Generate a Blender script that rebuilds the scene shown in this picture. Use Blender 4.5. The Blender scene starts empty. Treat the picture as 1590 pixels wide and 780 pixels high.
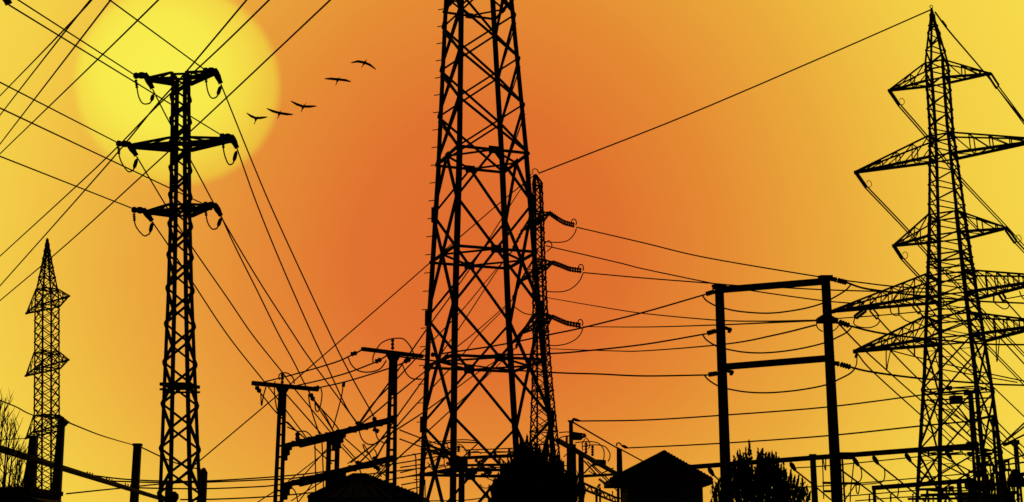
import bpy, math, random
from mathutils import Vector as V, Matrix
random.seed(7)
S = bpy.context.scene
COL = S.collection
# ------------------------------------------------------------------ camera
F = 2100.0; W = 1590.0; H = 780.0
TH = math.radians(12.6); EYE = 1.6
cd = bpy.data.cameras.new('camera'); cam = bpy.data.objects.new('camera', cd); COL.objects.link(cam)
cam.location = (0, 0, EYE); cam.rotation_euler = (math.pi/2 + TH, 0, 0)
cd.sensor_width = 36.0; cd.lens = 36.0*F/W; cd.clip_start = 0.1; cd.clip_end = 20000
S.camera = cam
CT, ST = math.cos(TH), math.sin(TH)
def ray(px, py):
    u = (px-W/2)/F; v = (H/2-py)/F
    return V((u, CT - v*ST, ST + v*CT))
def at(px, py, Y):
    d = ray(px, py); return V((0, 0, EYE)) + d*(Y/d.y)
def sc(px, py, Y):                       # metres per reference pixel at that spot
    return Y/(F*ray(px, py).y)

# ------------------------------------------------------------------ materials
def lin(c): return tuple(((x/255.0)/12.92 if x/255.0 <= 0.04045 else ((x/255.0+0.055)/1.055)**2.4) for x in c)
def mat(name, col, rough=0.8, var=0.35, scale=6.0, spec=0.15, metal=0.0, bump=0.0):
    m = bpy.data.materials.new(name); m.use_nodes = True
    nt = m.node_tree; b = nt.nodes['Principled BSDF']
    b.inputs['Roughness'].default_value = rough; b.inputs['Metallic'].default_value = metal
    b.inputs['Specular IOR Level'].default_value = spec
    tc = nt.nodes.new('ShaderNodeTexCoord'); n = nt.nodes.new('ShaderNodeTexNoise')
    n.inputs['Scale'].default_value = scale; n.inputs['Detail'].default_value = 4
    r = nt.nodes.new('ShaderNodeValToRGB')
    r.color_ramp.elements[0].position = .3; r.color_ramp.elements[1].position = .7
    r.color_ramp.elements[0].color = (*[c*(1-var) for c in col], 1)
    r.color_ramp.elements[1].color = (*[min(1, c*(1+var)) for c in col], 1)
    nt.links.new(tc.outputs['Object'], n.inputs['Vector']); nt.links.new(n.outputs['Fac'], r.inputs['Fac'])
    nt.links.new(r.outputs['Color'], b.inputs['Base Color'])
    if bump:
        bp = nt.nodes.new('ShaderNodeBump'); bp.inputs['Strength'].default_value = bump
        nt.links.new(n.outputs['Fac'], bp.inputs['Height']); nt.links.new(bp.outputs['Normal'], b.inputs['Normal'])
    return m
M = dict(
    steel=mat('weathered_dark_steel', (.05, .05, .052), .85, .4, 3),
    wire=mat('tarnished_conductor', (.04, .04, .042), .8, .2, 2),
    porc=mat('brown_glazed_porcelain', (.04, .022, .015), .6, .3, 8),
    conc=mat('grey_weathered_concrete', (.16, .155, .145), .95, .35, 2.5, .1, 0, .2),
    plaster=mat('dirty_plaster', (.22, .2, .17), .95, .3, 1.2, .1, 0, .2),
    tile=mat('old_roof_tile', (.1, .045, .03), .9, .4, 3, .1, 0, .3),
    bark=mat('rough_bark', (.06, .045, .03), .95, .4, 9, .1, 0, .4),
    leaf=mat('dark_green_leaves', (.035, .06, .022), .9, .5, 2, .05),
    feather=mat('dark_feathers', (.03, .028, .026), .9, .4, 3, .05),
    bill=mat('dull_red_bill', (.12, .03, .02), .8, .2, 5, .1),
    ground=mat('dry_grass_and_gravel', (.07, .065, .035), 1.0, .5, .4, .05, 0, .3),
    wood=mat('dark_stained_wood', (.06, .04, .025), .9, .4, 4, .1),
)
# ------------------------------------------------------------------ mesh builder
class MB:
    def __init__(s): s.v = []; s.f = []
    def bar(s, p, q, w, h=None, up=None):            # square steel bar
        p = V(p); q = V(q); d = q-p
        if d.length < 1e-5: return
        d.normalize(); h = h or w
        u = V(up) if up else (V((0, 0, 1)) if abs(d.z) < .9 else V((0, 1, 0)))
        a = d.cross(u).normalized()*(w/2); b = a.cross(d).normalized()*(h/2)
        i = len(s.v)
        for c in (p, q): s.v += [c+a+b, c-a+b, c-a-b, c+a-b]
        s.f += [(i, i+1, i+2, i+3), (i+7, i+6, i+5, i+4)] + [(i+k, i+4+k, i+4+(k+1) % 4, i+(k+1) % 4) for k in range(4)]
    def angle(s, p, q, w, t, out):                   # L section member, heel towards out
        p = V(p); q = V(q); d = (q-p).normalized()
        o = V(out); o = (o - d*o.dot(d)).normalized(); sd = d.cross(o)
        e1 = (-o+sd).normalized(); e2 = (-o-sd).normalized()
        prof = [V((0,0,0)), e1*w, e1*w+e2*t, e1*t+e2*t, e2*w+e1*t, e2*w]
        i = len(s.v)
        for c in (p, q): s.v += [c+x for x in prof]
        s.f += [tuple(i+k for k in range(6))[::-1], tuple(i+6+k for k in range(6))]
        s.f += [(i+k, i+(k+1) % 6, i+6+(k+1) % 6, i+6+k) for k in range(6)]
    def tube(s, pts, r, n=6):
        pts = [V(p) for p in pts]; k = len(pts)
        rr = r if isinstance(r, (list, tuple)) else [r]*k
        i0 = len(s.v); a = None
        for j, p in enumerate(pts):
            d = (pts[min(j+1, k-1)]-pts[max(j-1, 0)])
            d = d.normalized() if d.length > 1e-9 else V((0, 0, 1))
            if a is None: a = d.orthogonal().normalized()
            a = (a-d*a.dot(d)); a = a.normalized() if a.length > 1e-6 else d.orthogonal().normalized()
            b = d.cross(a)
            for m in range(n):
                t = 2*math.pi*m/n; s.v.append(p+(a*math.cos(t)+b*math.sin(t))*rr[j])
        for j in range(k-1):
            for m in range(n):
                s.f.append((i0+j*n+m, i0+j*n+(m+1) % n, i0+(j+1)*n+(m+1) % n, i0+(j+1)*n+m))
        s.f.append(tuple(i0+m for m in range(n))[::-1]); s.f.append(tuple(i0+(k-1)*n+m for m in range(n)))
    def insul(s, p, q, r, n=5, core=.42):            # string of sheds between p and q
        p = V(p); q = V(q); pts = []; rr = []
        for k in range(n):
            for t, f in ((0, core), (.18, .95), (.5, 1), (.82, .75), (.9, core)):
                pts.append(p.lerp(q, (k+t)/n)); rr.append(r*f)
        pts.append(q); rr.append(r*core)
        s.tube([p-(q-p)*.03]+pts, [r*core]+rr, 8)
    def box(s, c, x, y, z, rz=0.0):
        c = V(c); ca, sa = math.cos(rz), math.sin(rz); i = len(s.v)
        for dz in (-z/2, z/2):
            for dx, dy in ((-x/2, -y/2), (x/2, -y/2), (x/2, y/2), (-x/2, y/2)):
                s.v.append(c+V((dx*ca-dy*sa, dx*sa+dy*ca, dz)))
        s.f += [(i+3, i+2, i+1, i), (i+4, i+5, i+6, i+7)]+[(i+k, i+(k+1) % 4, i+4+(k+1) % 4, i+4+k) for k in range(4)]
    def poly(s, pts):
        i = len(s.v); s.v += [V(p) for p in pts]; s.f.append(tuple(range(i, i+len(pts))))
    def build(s, name, m, parent=None, loc=None, smooth=False):
        o0 = V(loc) if loc is not None else (parent_world(parent) if parent else V((0, 0, 0)))
        me = bpy.data.meshes.new(name)
        me.from_pydata([tuple(p-o0) for p in s.v], [], s.f); me.materials.append(M[m] if isinstance(m, str) else m)
        if smooth:
            for pl in me.polygons: pl.use_smooth = True
        me.update()
        o = bpy.data.objects.new(name, me); COL.objects.link(o)
        if parent: o.parent = parent
        else: o.location = o0
        return o
def parent_world(o):
    p = V(o.location)
    while o.parent: o = o.parent; p += V(o.location)
    return p
def tag(o, label=None, cat=None, group=None, kind=None):
    if label: o['label'] = label
    if cat: o['category'] = cat
    if group: o['group'] = group
    if kind: o['kind'] = kind
    return o
def thing(name, label, cat, loc, group=None):
    o = bpy.data.objects.new(name, None); COL.objects.link(o); o.location = loc; o.empty_display_size = .3
    return tag(o, label, cat, group)
def smooth_path(P, n=5):
    if len(P) < 3: return [V(p) for p in P]
    P = [V(p) for p in P]; out = []
    for i in range(len(P)-1):
        a = P[i-1] if i else P[0]*2-P[1]; b = P[i]; c = P[i+1]; d = P[i+2] if i+2 < len(P) else P[-1]*2-P[-2]
        for k in range(n):
            t = k/n
            out.append(.5*((2*b)+(c-a)*t+(2*a-5*b+4*c-d)*t*t+(3*b-a-3*c+d)*t**3))
    return out+[P[-1]]
def span(px, Y0, Y1, ext=0.0, ext0=0.0):
    """3-D run of a wire through the reference points px; it lies in the vertical plane of its two ends"""
    A = at(*px[0], Y0); B = at(*px[-1], Y1); n = len(px); out = [A]; last = 0.0
    L = [0.0]
    for i in range(1, n): L.append(L[-1]+math.dist(px[i], px[i-1]))
    dx, dy = B.x-A.x, B.y-A.y
    ra = A.x/A.y; rb = B.x/B.y
    for i in range(1, n-1):
        r = ray(*px[i]); rr = r.x/r.y; den = dx-rr*dy
        t = (rr*A.y-A.x)/den if abs(den) > 1e-6 else -1
        tl = L[i]/L[-1]
        if not (last < t < 1) or abs(rb-ra) < .01: t = tl
        out.append(at(*px[i], A.y+dy*t)); last = t
    out.append(B)
    if ext: out.append(out[-1]+(out[-1]-out[-2]).normalized()*ext)
    if ext0: out.insert(0, out[0]+(out[0]-out[1]).normalized()*ext0)
    return out
def wire(label, px, Y0, Y1, w=2.0, ext=0.0, ext0=0.0, group=None, name='power_line', cat='power line'):
    P = span(px, Y0, Y1, ext, ext0)
    mid = px[len(px)//2]; r0 = w/2*sc(*px[0], Y0); r1 = w/2*sc(*px[-1], Y1)
    r = 1.2*math.sqrt(r0*r1)
    Q = smooth_path(P, 6)
    mb = MB(); mb.tube(Q, r, 6)
    o = mb.build(name, 'wire', loc=Q[0])
    return tag(o, label, cat, group)
def loop(parent, px, Y, w=2.2, Y1=None, name='jumper_wire'):
    P = span(px, Y, Y1 or Y)
    mb = MB(); mb.tube(smooth_path(P, 6), w/2*sc(*px[0], Y), 6)
    return mb.build(name, 'wire', parent)
def insulator(parent, p, q, rpx, n=5, Y=None, Y1=None, name='insulator'):
    """p, q reference points (with depth Y) or 3-D points"""
    if Y is not None:
        r = rpx*sc(*p, Y); p = at(*p, Y); q = at(*q, Y1 or Y)
    else: r = rpx
    mb = MB(); mb.insul(p, q, r, n)
    return mb.build(name, 'porc', parent, smooth=False)
AZ0, EL0, AA, BB, BL = -1.2, 11.8, 22.6, 25.5, 17.5
SKY = [(0, (221, 103, 40)), (.26, (223, 112, 42)), (.46, (228, 138, 48)), (.68, (234, 170, 57)), (.92, (243, 206, 68)), (1.15, (248, 221, 76)), (1.42, (130, 95, 38)), (1.75, (30, 20, 11)), (2.3, (5, 4, 5))]
# ------------------------------------------------------------------ lattice pylons
class Tower:
    def __init__(s, label, cx_levels, Y, rel, group=None, name='power_pylon', dz=0.0):
        """cx_levels: (reference y, axis x, outer half width) down the axis; rel: turn of the square plan against the line of sight"""
        s.Y = Y; s.lv = []
        for (py, cx, a) in cx_levels:
            c = at(cx, py, Y); s.lv.append((c.z+dz, c.x, c.y, a*sc(cx, py, Y)/math.cos(math.radians(rel))))
        b, a2 = s.lv[-1], s.lv[-2]
        t = (0-b[0])/(a2[0]-b[0])
        s.lv.append((0.0, *[b[i]+(a2[i]-b[i])*t for i in (1, 2, 3)]))
        base = s.lv[-1]
        az = math.atan2(base[1], base[2])
        s.ang = -az+math.radians(rel)
        s.dz = dz
        s.root = thing(name, label, 'pylon', (base[1], base[2], 0), group)
        s.lvpx = cx_levels
    def axis(s, z):
        L = s.lv
        for a, b in zip(L, L[1:]):
            if z >= b[0] or b is L[-1]:
                t = (z-b[0])/(a[0]-b[0]); return [b[i]+(a[i]-b[i])*t for i in (1, 2, 3)]
    def corner(s, k, z):
        x, y, R = s.axis(z); t = s.ang+k*math.pi/2
        return V((x+R*math.cos(t), y+R*math.sin(t), z))
    def mid(s, k, z): return (s.corner(k, z)+s.corner(k+1, z))/2
    def zat(s, py):
        x = s.lvpx[0][1]
        for a, b in zip(s.lvpx, s.lvpx[1:]):
            if py <= b[0] or b is s.lvpx[-1]:
                x = a[1]+(b[1]-a[1])*(py-a[0])/(b[0]-a[0]); break
        return at(x, py, s.Y).z+s.dz
    def legs(s, w, ztop=None, square=False):
        zs = [l[0] for l in s.lv if ztop is None or l[0] <= ztop+1e-6]
        for k in range(4):
            mb = MB()
            for a, b in zip(zs, zs[1:]):
                p, q = s.corner(k, a), s.corner(k, b); x, y, R = s.axis(b)
                ww = w(b) if callable(w) else w
                if square: mb.bar(p, q, ww)
                else: mb.angle(p, q, ww, ww*.28, q-V((x, y, b)))
            p = s.corner(k, 0); mb.box(p+V((0, 0, .15)), .7, .7, .5)      # concrete footing block
            mb.build('leg', 'steel', s.root)
    def xpanels(s, zs, w, mb, horiz=(), faces=range(4), style='X', gus=0):
        for i, (a, b) in enumerate(zip(zs, zs[1:])):
            for k in faces:
                if style == 'X' or (style == 'Z' and (i+k) % 2 == 0): mb.bar(s.corner(k, a), s.corner(k+1, b), w, w*.7)
                if style == 'X' or (style == 'Z' and (i+k) % 2 == 1): mb.bar(s.corner(k+1, a), s.corner(k, b), w*.98, w*.68)
        for z in horiz:
            for k in range(4): mb.bar(s.corner(k, z), s.corner(k+1, z), w*1.05, w*.9)
    def ring(s, z, w, mb):
        for k in range(4):
            m = s.mid(k, z)
            mb.bar(s.corner(k, z), s.corner(k+1, z), w*1.1, w); mb.bar(m, s.mid(k+1, z), w*.8, w*.7)
            d = (s.corner(k+1, z)-s.corner(k, z)).normalized()
            mb.bar(m-d*w*2.2, m+d*w*2.2, w*.25, w*3.2)
    def tip(s, px, py, phi):
        """reference point on the vertical plane through the axis along phi"""
        z0 = s.zat(py); x, y, R = s.axis(z0); c, n = math.cos(phi), math.sin(phi)
        d = ray(px, py); r = d.x/d.y
        t = (r*y-x)/(c-r*n); yy = y+t*n
        p = at(px, py, yy); p.z += s.dz; return p
    def arm(s, tip, zl, zh, n, cw, bw, name='crossarm', flat=0.0, double=True):
        d = V((tip.x-s.axis(zl)[0], tip.y-s.axis(zl)[1], 0)).normalized()
        ks = sorted(range(4), key=lambda k: -(s.corner(k, zl)-V((*s.axis(zl)[:2], zl))).dot(d))[:2]
        mb = MB()
        lo = [s.corner(k, zl) for k in ks]; hi = [s.corner(k, zh) for k in ks]
        side = V((-d.y, d.x, 0))
        tl = [tip+side*flat*(1 if (p-tip).dot(side) > 0 else -1) for p in lo]
        for j in range(2):
            mb.bar(lo[j], tl[j], cw, cw*1.45); mb.bar(hi[j], tl[j]+V((0, 0, cw*.6)), cw*.8, cw*.8)
            pl = lo[j]; ph = hi[j]
            for i in range(1, n+1):
                t = i/(n+.55)
                a = lo[j].lerp(tl[j], t); b = hi[j].lerp(tl[j], t)
                mb.bar(a, b, bw); mb.bar(ph, a, bw*.98, bw*.9)
                pl, ph = a, b
        pl = lo
        for i in range(1, n+1):
            t = i/(n+.55)
            a = [lo[j].lerp(tl[j], t) for j in range(2)]; b = [hi[j].lerp(tl[j], t) for j in range(2)]
            mb.bar(a[0], a[1], bw); mb.bar(b[0], b[1], bw*.9); mb.bar(pl[i % 2], a[(i+1) % 2], bw*.95, bw*.8); pl = a
        mb.bar(hi[0], hi[1], cw*.9); mb.bar(lo[0], lo[1], cw)
        mb.box(tip, cw*1.7, cw*1.9, cw*1.8, math.atan2(d.y, d.x))
        return mb.build(name, 'steel', s.root)
    def pegs(s, k, z0, z1, step, L, w=.03):
        mb = MB(); z = z0
        while z < z1:
            c = s.corner(k, z); x, y, R = s.axis(z); d = (c-V((x, y, z))).normalized()
            mb.bar(c, c+d*L, w); z += step
        mb.build('climbing_peg', 'steel', s.root)

def lerp_levels(pts, ys):
    out = []
    for y in ys:
        for a, b in zip(pts, pts[1:]):
            if y <= b[0] or b is pts[-1]:
                t = (y-a[0])/(b[0]-a[0]); out.append((y, a[1]+(b[1]-a[1])*t, a[2]+(b[2]-a[2])*t)); break
    return out

# ---- the big central pylon, its head rises out of the frame
T = Tower('tallest thick-legged lattice pylon whose head rises out of the frame', [(-230, 736.5, 37), (0, 742, 54), (248, 748, 72), (500, 750, 90), (780, 757.5, 110.5)], 75, -26)
main = T
ztop = T.lv[0][0]
T.legs(lambda z: .25 if z > 17 else .28)
mb = MB()
Z = [T.zat(y) for y in (-230, -178, -120, -50, 33, 100, 172, 248)]
T.xpanels(Z, .145, mb)
T.ring(Z[-1], .135, mb); T.ring(T.zat(9), .11, mb)
diam = [248, 325, 400, 487, 565, 655, 735, 835]
zz = [T.zat(y) for y in diam]
for i in range(0, len(zz)-1, 2):
    zr, zl = zz[i], zz[i+1]; zn = zz[i+2] if i+2 < len(zz) else 0.5
    for k in range(4):
        a, b = T.corner(k, zl), T.corner(k+1, zl); m = T.mid(k, zr)
        mb.bar(m, a, .165, .12); mb.bar(m, b, .165, .12)
        if i+2 < len(zz):
            n = T.mid(k, zn); mb.bar(n, a, .165, .12); mb.bar(n, b, .165, .12)
            if i >= 4:                                   # redundant struts in the wide lower panels
                for c, e in ((a, T.corner(k, zn)), (b, T.corner(k+1, zn))):
                    h = n.lerp(c, .5); mb.bar(h, c.lerp(e, .5), .07); mb.bar(h, c.lerp(e, .98), .06)
        for c in (a,): mb.box(c, .17, .17, .9, T.ang)
    if i: T.ring(zr, .14, mb)
mb.build('lattice_bracing', 'steel', T.root)
mb = MB()
for k in range(4): mb.bar(T.corner(k, ztop), V((*T.axis(ztop)[:2], ztop+3.2)), .14)
mb.build('peak', 'steel', T.root)
# crossarms above the frame
for (zl, L) in ((ztop-2.5, 4.6), (ztop-7.0, 5.6)):
    for sg in (1, -1):
        x, y, R = T.axis(zl); ph = T.ang+math.radians(-45 if sg > 0 else 135)
        T.arm(V((x+L*math.cos(ph), y+L*math.sin(ph), zl)), zl, zl+1.6, 3, .12, .07)
kl = min(range(4), key=lambda k: T.corner(k, 10).x); kr = max(range(4), key=lambda k: T.corner(k, 10).x)
kn = min(range(4), key=lambda k: T.corner(k, 10).y); kf = max(range(4), key=lambda k: T.corner(k, 10).y)
z = 3.5
while z < 36:                                         # climbing pegs on the outer leg, one part each
    mb = MB(); c = T.corner(kl, z); x, y, R = T.axis(z); d = (c-V((x, y, z))).normalized(); mb.bar(c-d*.05, c+d*.36, .045, .045); mb.build('climbing_peg', 'steel', T.root); z += 1.07
mb = MB()
for a, b in zip(Z, Z[1:]): mb.bar(T.corner(kr, a+(b-a)*.2), T.corner(kf, b), .06)
mb.build('inner_rod', 'steel', T.root); mb = MB()
for a, b in zip(Z, Z[1:]):
    mb.bar(T.corner(kn, a+(b-a)*.15), T.corner(kl, b), .1); mb.bar(T.corner(kl, a+(b-a)*.1), T.corner(kn, b), .06)
mb.build('inner_rod', 'steel', T.root)

# ---- slender double-circuit pylon in front of the sun, and its twin whose arm end reaches into the corner
def slim_pylon(label, lvls, Y, tips, dz=0.0, group='slim pylons of the left line'):
    T = Tower(label, lvls, Y, 27, group, dz=dz)
    T.legs(.128)
    mb = MB()
    ys = [122]
    while ys[-1] < 815: ys.append(ys[-1]+min(35, 15.5+(ys[-1]-122)*.036))
    zs = [T.zat(y) for y in ys if T.zat(y) > .3]
    T.xpanels(zs, .105, mb, style='Z')
    for y in (119, 218, 229, 321, 332): T.xpanels([], .08, mb, horiz=(T.zat(y),))
    for y, w in ((599, .115), (607, .07)):
        z = T.zat(y)
        for k in range(4):
            a, b = T.corner(k, z), T.corner(k+1, z); d = (b-a).normalized()*.1; mb.bar(a-d, b+d, w, w)
    mb.build('lattice_bracing', 'steel', T.root)
    ins = {}
    for nm, (tl, tr, zl, zh) in tips.items():
        for sd, (px, py) in (('L', tl), ('R', tr)):
            tp = T.tip(px, py, math.radians(-12)); ins[nm+sd] = tp
            T.arm(tp, T.zat(zl), T.zat(zh), 1, .105, .05, flat=.05)
    return T, ins
tipsT = {'top': ((231, 124), (331, 114), 127, 116.5), 'mid': ((205, 228), (357, 218), 230, 217), 'low': ((232, 330), (325, 322), 332, 320.5)}
lvT = [(117, 281, 14.5), (200, 280.5, 15.5), (330, 280, 17), (460, 279.7, 20.5), (600, 279.5, 26), (780, 279.7, 33)]
T, tt = slim_pylon('slim lattice pylon with three crossarms standing before the sun', lvT, 50, tipsT)
slim = T
# tension insulators (incoming and outgoing), jumper loops with counterweights: reference points
def slim_fittings(root, Yf, spec, off=V((0, 0, 0)), s=1.0):
    for (inn, tipp, outp, lp) in spec:
        Y = Yf(tipp)
        a = at(*inn, Y-.25)+off; b = at(*tipp, Y)+off; c = at(*outp, Y+.25)+off
        r = 5.4*sc(*tipp, Y)
        ax = (b-a); mb = MB(); mb.insul(a, a.lerp(b, .45), r, 1, .6); mb.insul(a.lerp(b, .42), b, r*1.08, 1, .7); mb.build('insulator', 'porc', root)
        mb = MB(); d = c-b; mb.insul(b-d*.12, c, r*.95, 1, .75); mb.build('insulator', 'porc', root)
        if off.length > .1: continue
        P = [p+off for p in span(lp, Y-.25, Y+.25)]
        mb = MB(); mb.tube(smooth_path(P, 6), 1.15*sc(*tipp, Y), 6)
        j = mb.build('jumper_wire', 'wire', root)
        for i, n in ((0, 3), (len(P)-2, 3)):
            mb = MB(); p, q = P[i], P[i+1]
            if i == 0: mb.insul(p, p.lerp(q, .9), 2.4*sc(*tipp, Y), 4, .5)
            else: mb.tube([p, p.lerp(q, .25), p.lerp(q, .75), q], [1.4*sc(*tipp, Y), 3.1*sc(*tipp, Y), 3.1*sc(*tipp, Y), 1.4*sc(*tipp, Y)], 8)
            mb.build('counterweight', 'porc', j)
def YfT(p): return 50.0-(p[0]-281)/52*.28
specT = [((208, 118), (226, 117), (237, 138), [(211, 124), (213, 139), (216, 152), (222, 161), (231, 161), (235, 157), (238, 147)]),
         ((316, 110), (334, 110), (343, 130), [(319, 116), (320.5, 130), (323, 143), (328, 152), (334, 152), (338, 148), (342.5, 134)]),
         ((181, 223), (200, 224), (212, 242), [(184, 229), (185, 241), (189, 253), (198, 266), (204, 266), (208, 262), (212.5, 247)]),
         ((342, 212), (360, 213), (368, 230), [(346, 217), (347, 232), (350, 245), (355, 255), (360, 255), (363, 251), (367, 235)]),
         ((205, 326), (224, 327), (236, 343), [(208, 332), (209, 345), (213, 355), (223, 366), (229, 365), (233, 361), (236.5, 346)]),
         ((316, 318), (334, 319), (343, 335), [(319, 324), (320.5, 337), (323, 347), (329, 355.5), (335, 355.5), (338.5, 352), (343, 339)])]
slim_fittings(T.root, YfT, specT)
# twin pylon nearer to the camera beyond the corner of the frame: only the end of an arm shows
tgt = at(14, 7, 32.3); off = tgt-at(368, 230, YfT((360, 213))+.25)
lv2 = []
T2 = Tower('arm end of a slim pylon poking into the top corner, dark insulators on it', lvT, 50, 27, 'slim pylons of the left line')
T2.lv = [(l[0]+off.z, l[1]+off.x, l[2]+off.y, l[3]) for l in T2.lv[:-1]]
b, a2 = T2.lv[-1], T2.lv[-2]; t = (0-b[0])/(a2[0]-b[0]); T2.lv.append((0.0, *[b[i]+(a2[i]-b[i])*t for i in (1, 2, 3)]))
T2.root.location = (T2.lv[-1][1], T2.lv[-1][2], 0); bpy.context.view_layer.update()
T2.legs(.135); mb = MB()
zz2 = [T2.lv[0][0]-.4]
while zz2[-1] > .9: zz2.append(zz2[-1]-.62)
T2.xpanels(zz2, .06, mb); mb.build('lattice_bracing', 'steel', T2.root)
for nm, (tl, tr, zl, zh) in tipsT.items():
    for p in (tl, tr): T2.arm(slim.tip(*p, math.radians(-12))+off, slim.zat(zl)+off.z, slim.zat(zh)+off.z, 1, .105, .05, flat=.05)
slim_fittings(T2.root, YfT, specT, off)

# ---- small far pylon on the left
lv = [(370, 73.5, 1.2), (380, 73.4, 3), (402, 73.2, 7), (430, 73, 12.5), (452, 73, 17), (468, 73, 18.6), (560, 72.8, 19), (780, 72, 20)]
T = Tower('small distant narrow lattice pylon with stub arms and a pointed head', lv, 165, -20)
T.legs(.17); mb = MB()
ys = [372, 381, 390, 402, 415, 431, 450]+[464+17*i for i in range(20)]
T.xpanels([T.zat(y) for y in ys], .125, mb, horiz=[T.zat(y) for y in (402, 415, 431, 450, 476, 549, 573, 646, 670)])
mb.build('lattice_bracing', 'steel', T.root)
for (l, r, zl, zh) in (((41, 487), (107, 460), 476, 449), ((40, 584), (106, 559), 573, 547), ((40, 681), (106, 656), 670, 645)):
    for p in (l, r): T.arm(T.tip(*p, math.radians(-47)), T.zat(zl), T.zat(zh), 2, .13, .085)
farleft = T

# ---- tall pylon on the right
lv = [(13, 1446.5, 1.6), (30, 1448, 4.5), (60, 1451, 11), (100, 1454.7, 18.5), (200, 1461.7, 19), (245, 1465, 22), (335, 1471, 28.5), (400, 1475, 34), (580, 1486.5, 51), (700, 1491, 62), (780, 1495, 70)]
T = Tower('tall five-armed lattice pylon with a pointed peak at the yellow edge', lv, 102, 28)
right = T
T.legs(lambda z: .15 if z > 37 else (.2 if z > 26 else .26)); mb = MB()
ys = [22, 40, 52, 66, 79, 91, 110, 123, 140, 153, 170, 183, 200, 212, 228, 242, 258, 272, 288, 302, 318, 333, 349, 365, 382, 399, 416, 434, 450, 470, 488, 508, 528]
T.xpanels([T.zat(y) for y in ys[6:]], .07, mb, faces=(1, 3))
T.xpanels([T.zat(y) for y in ys], .12, mb, style='Z', horiz=[T.zat(y) for y in (40, 100, 127, 213, 245, 335, 368, 398, 409, 430, 462, 494, 528)])
T.xpanels([T.zat(y) for y in ys[26:]], .09, mb)
ys2 = [528, 607, 702, 760]
for i, (a, b) in enumerate(zip(ys2, ys2[1:])):
    za, zb = T.zat(a), T.zat(b)
    for k in range(4):
        A, B, C, D = T.corner(k, za), T.corner(k+1, za), T.corner(k, zb), T.corner(k+1, zb)
        mb.bar(A, D, .13, .1); mb.bar(B, C, .128, .098)
        X = (A+B+C+D)/4
        for p, q in ((A, C), (B, D)):
            h = p.lerp(q, .5); mb.bar(h, p.lerp(X, .5), .065); mb.bar(h, q.lerp(X, .5), .065); mb.bar(p.lerp(q, .25), p.lerp(X, .5), .055)
    if a in (607, 702): T.ring(za, .1, mb)
za = T.zat(760)
for k in range(4): mb.bar(T.mid(k, za), T.corner(k, .3), .12, .08); mb.bar(T.mid(k, za), T.corner(k+1, .3), .12, .08)
T.ring(za, .09, mb)
mb.build('lattice_bracing', 'steel', T.root)
PH = math.radians(-33)
tR = {}
for nm, l, r, zl, zh, n, cw in (('1', (1381, 141), (1536, 115), 127, 100, 2, .13), ('2', (1329, 268), (1617, 218), 245, 212, 4, .15),
                                ('3', (1388, 382), (1562, 355), 368, 335, 2, .14), ('4', (1293, 484), (1642, 432), 462, 427, 8, .16), ('5', (1328, 546), (1632, 503), 528, 493, 6, .17)):
    for sd, p in (('L', l), ('R', r)):
        tp = T.tip(*p, PH); tR[nm+sd] = tp; T.arm(tp, T.zat(zl), T.zat(zh), n, cw, .075)
# eye on the peak
mb = MB(); c = at(1445.8, 10.5, 102); mb.tube([c+V((math.cos(t)*.12, 0, math.sin(t)*.12)) for t in [i*math.pi/6 for i in range(13)]], .03, 5); mb.build('lifting_eye', 'steel', T.root)
def dstr(tip, q, Y1, gap=4.2, r=2.1, ring=True, p=None):
    """twin insulator string from an arm end to reference point q"""
    b = at(*q, Y1); a = V(tip); d = (b-a); sd = d.cross(V((0, 1, 0))).normalized(); s = sc(*q, Y1)
    for g in ((-gap/2, gap/2) if gap else (0,)):
        mb = MB(); mb.insul(a.lerp(b, .06)+sd*g*s, b+sd*g*s, r*s, 9, .55); mb.build('insulator', 'porc', right.root)
    mb = MB(); mb.bar(a-sd*gap*.5*s, a+sd*gap*.5*s, .12); mb.bar(a.lerp(b, .02), a.lerp(b, .1), .1); mb.build('yoke_plate', 'steel', right.root)
    mb = MB(); mb.bar(b-sd*gap*.62*s, b+sd*gap*.62*s, .1)
    if ring:
        c = b+V((.25, 0, .28)); mb.bar(b, c+V((math.cos(-1.2)*.2, 0, math.sin(-1.2)*.28)), .05); mb.tube([c+V((math.cos(t)*.2, 0, math.sin(t)*.28)) for t in [i*math.pi/7-1.2 for i in range(10)]], .028, 5)
    mb.build('yoke_plate', 'steel', right.root)
dstr(tR['1L'], (1396, 163), tR['1L'].y+1, 2.6, 1.9); dstr(tR['1R'], (1549, 135), tR['1R'].y+1, 6.5, 1.9, False)
dstr(tR['2L'], (1345, 291), tR['2L'].y+1, 2.6, 2); dstr(tR['3L'], (1401, 402), tR['3L'].y+1, 2.6, 2); dstr(tR['3R'], (1577, 376), tR['3R'].y+1, 5, 2)
def hang(p, q, Y, gap, r, n=8, Y1=None):
    dstr(at(*p, Y), q, Y1 or Y+1, gap, r, False)
Y4 = lambda x: right.tip(x, 484-(x-1293)*.15, PH).y
hang((1344, 481), (1328, 493), Y4(1340), 4.5, 2.4); hang((1352, 480), (1363, 493), Y4(1355), 6.5, 1.5); hang((1418, 473), (1428, 485), Y4(1420), 6.5, 1.5)
hang((1395, 475), (1396, 490), Y4(1395), 0, 1.3); hang((1552, 454), (1560, 466), Y4(1552), 7, 2.0); hang((1543, 455), (1543, 469), Y4(1545), 0, 1.5)
Y5 = lambda x: right.tip(x, 546-(x-1328)*.14, PH).y
hang((1420, 538), (1420, 554), Y5(1420), 0, 1.3); hang((1330, 549), (1329, 554), Y5(1330), 3, 1.6)
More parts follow.
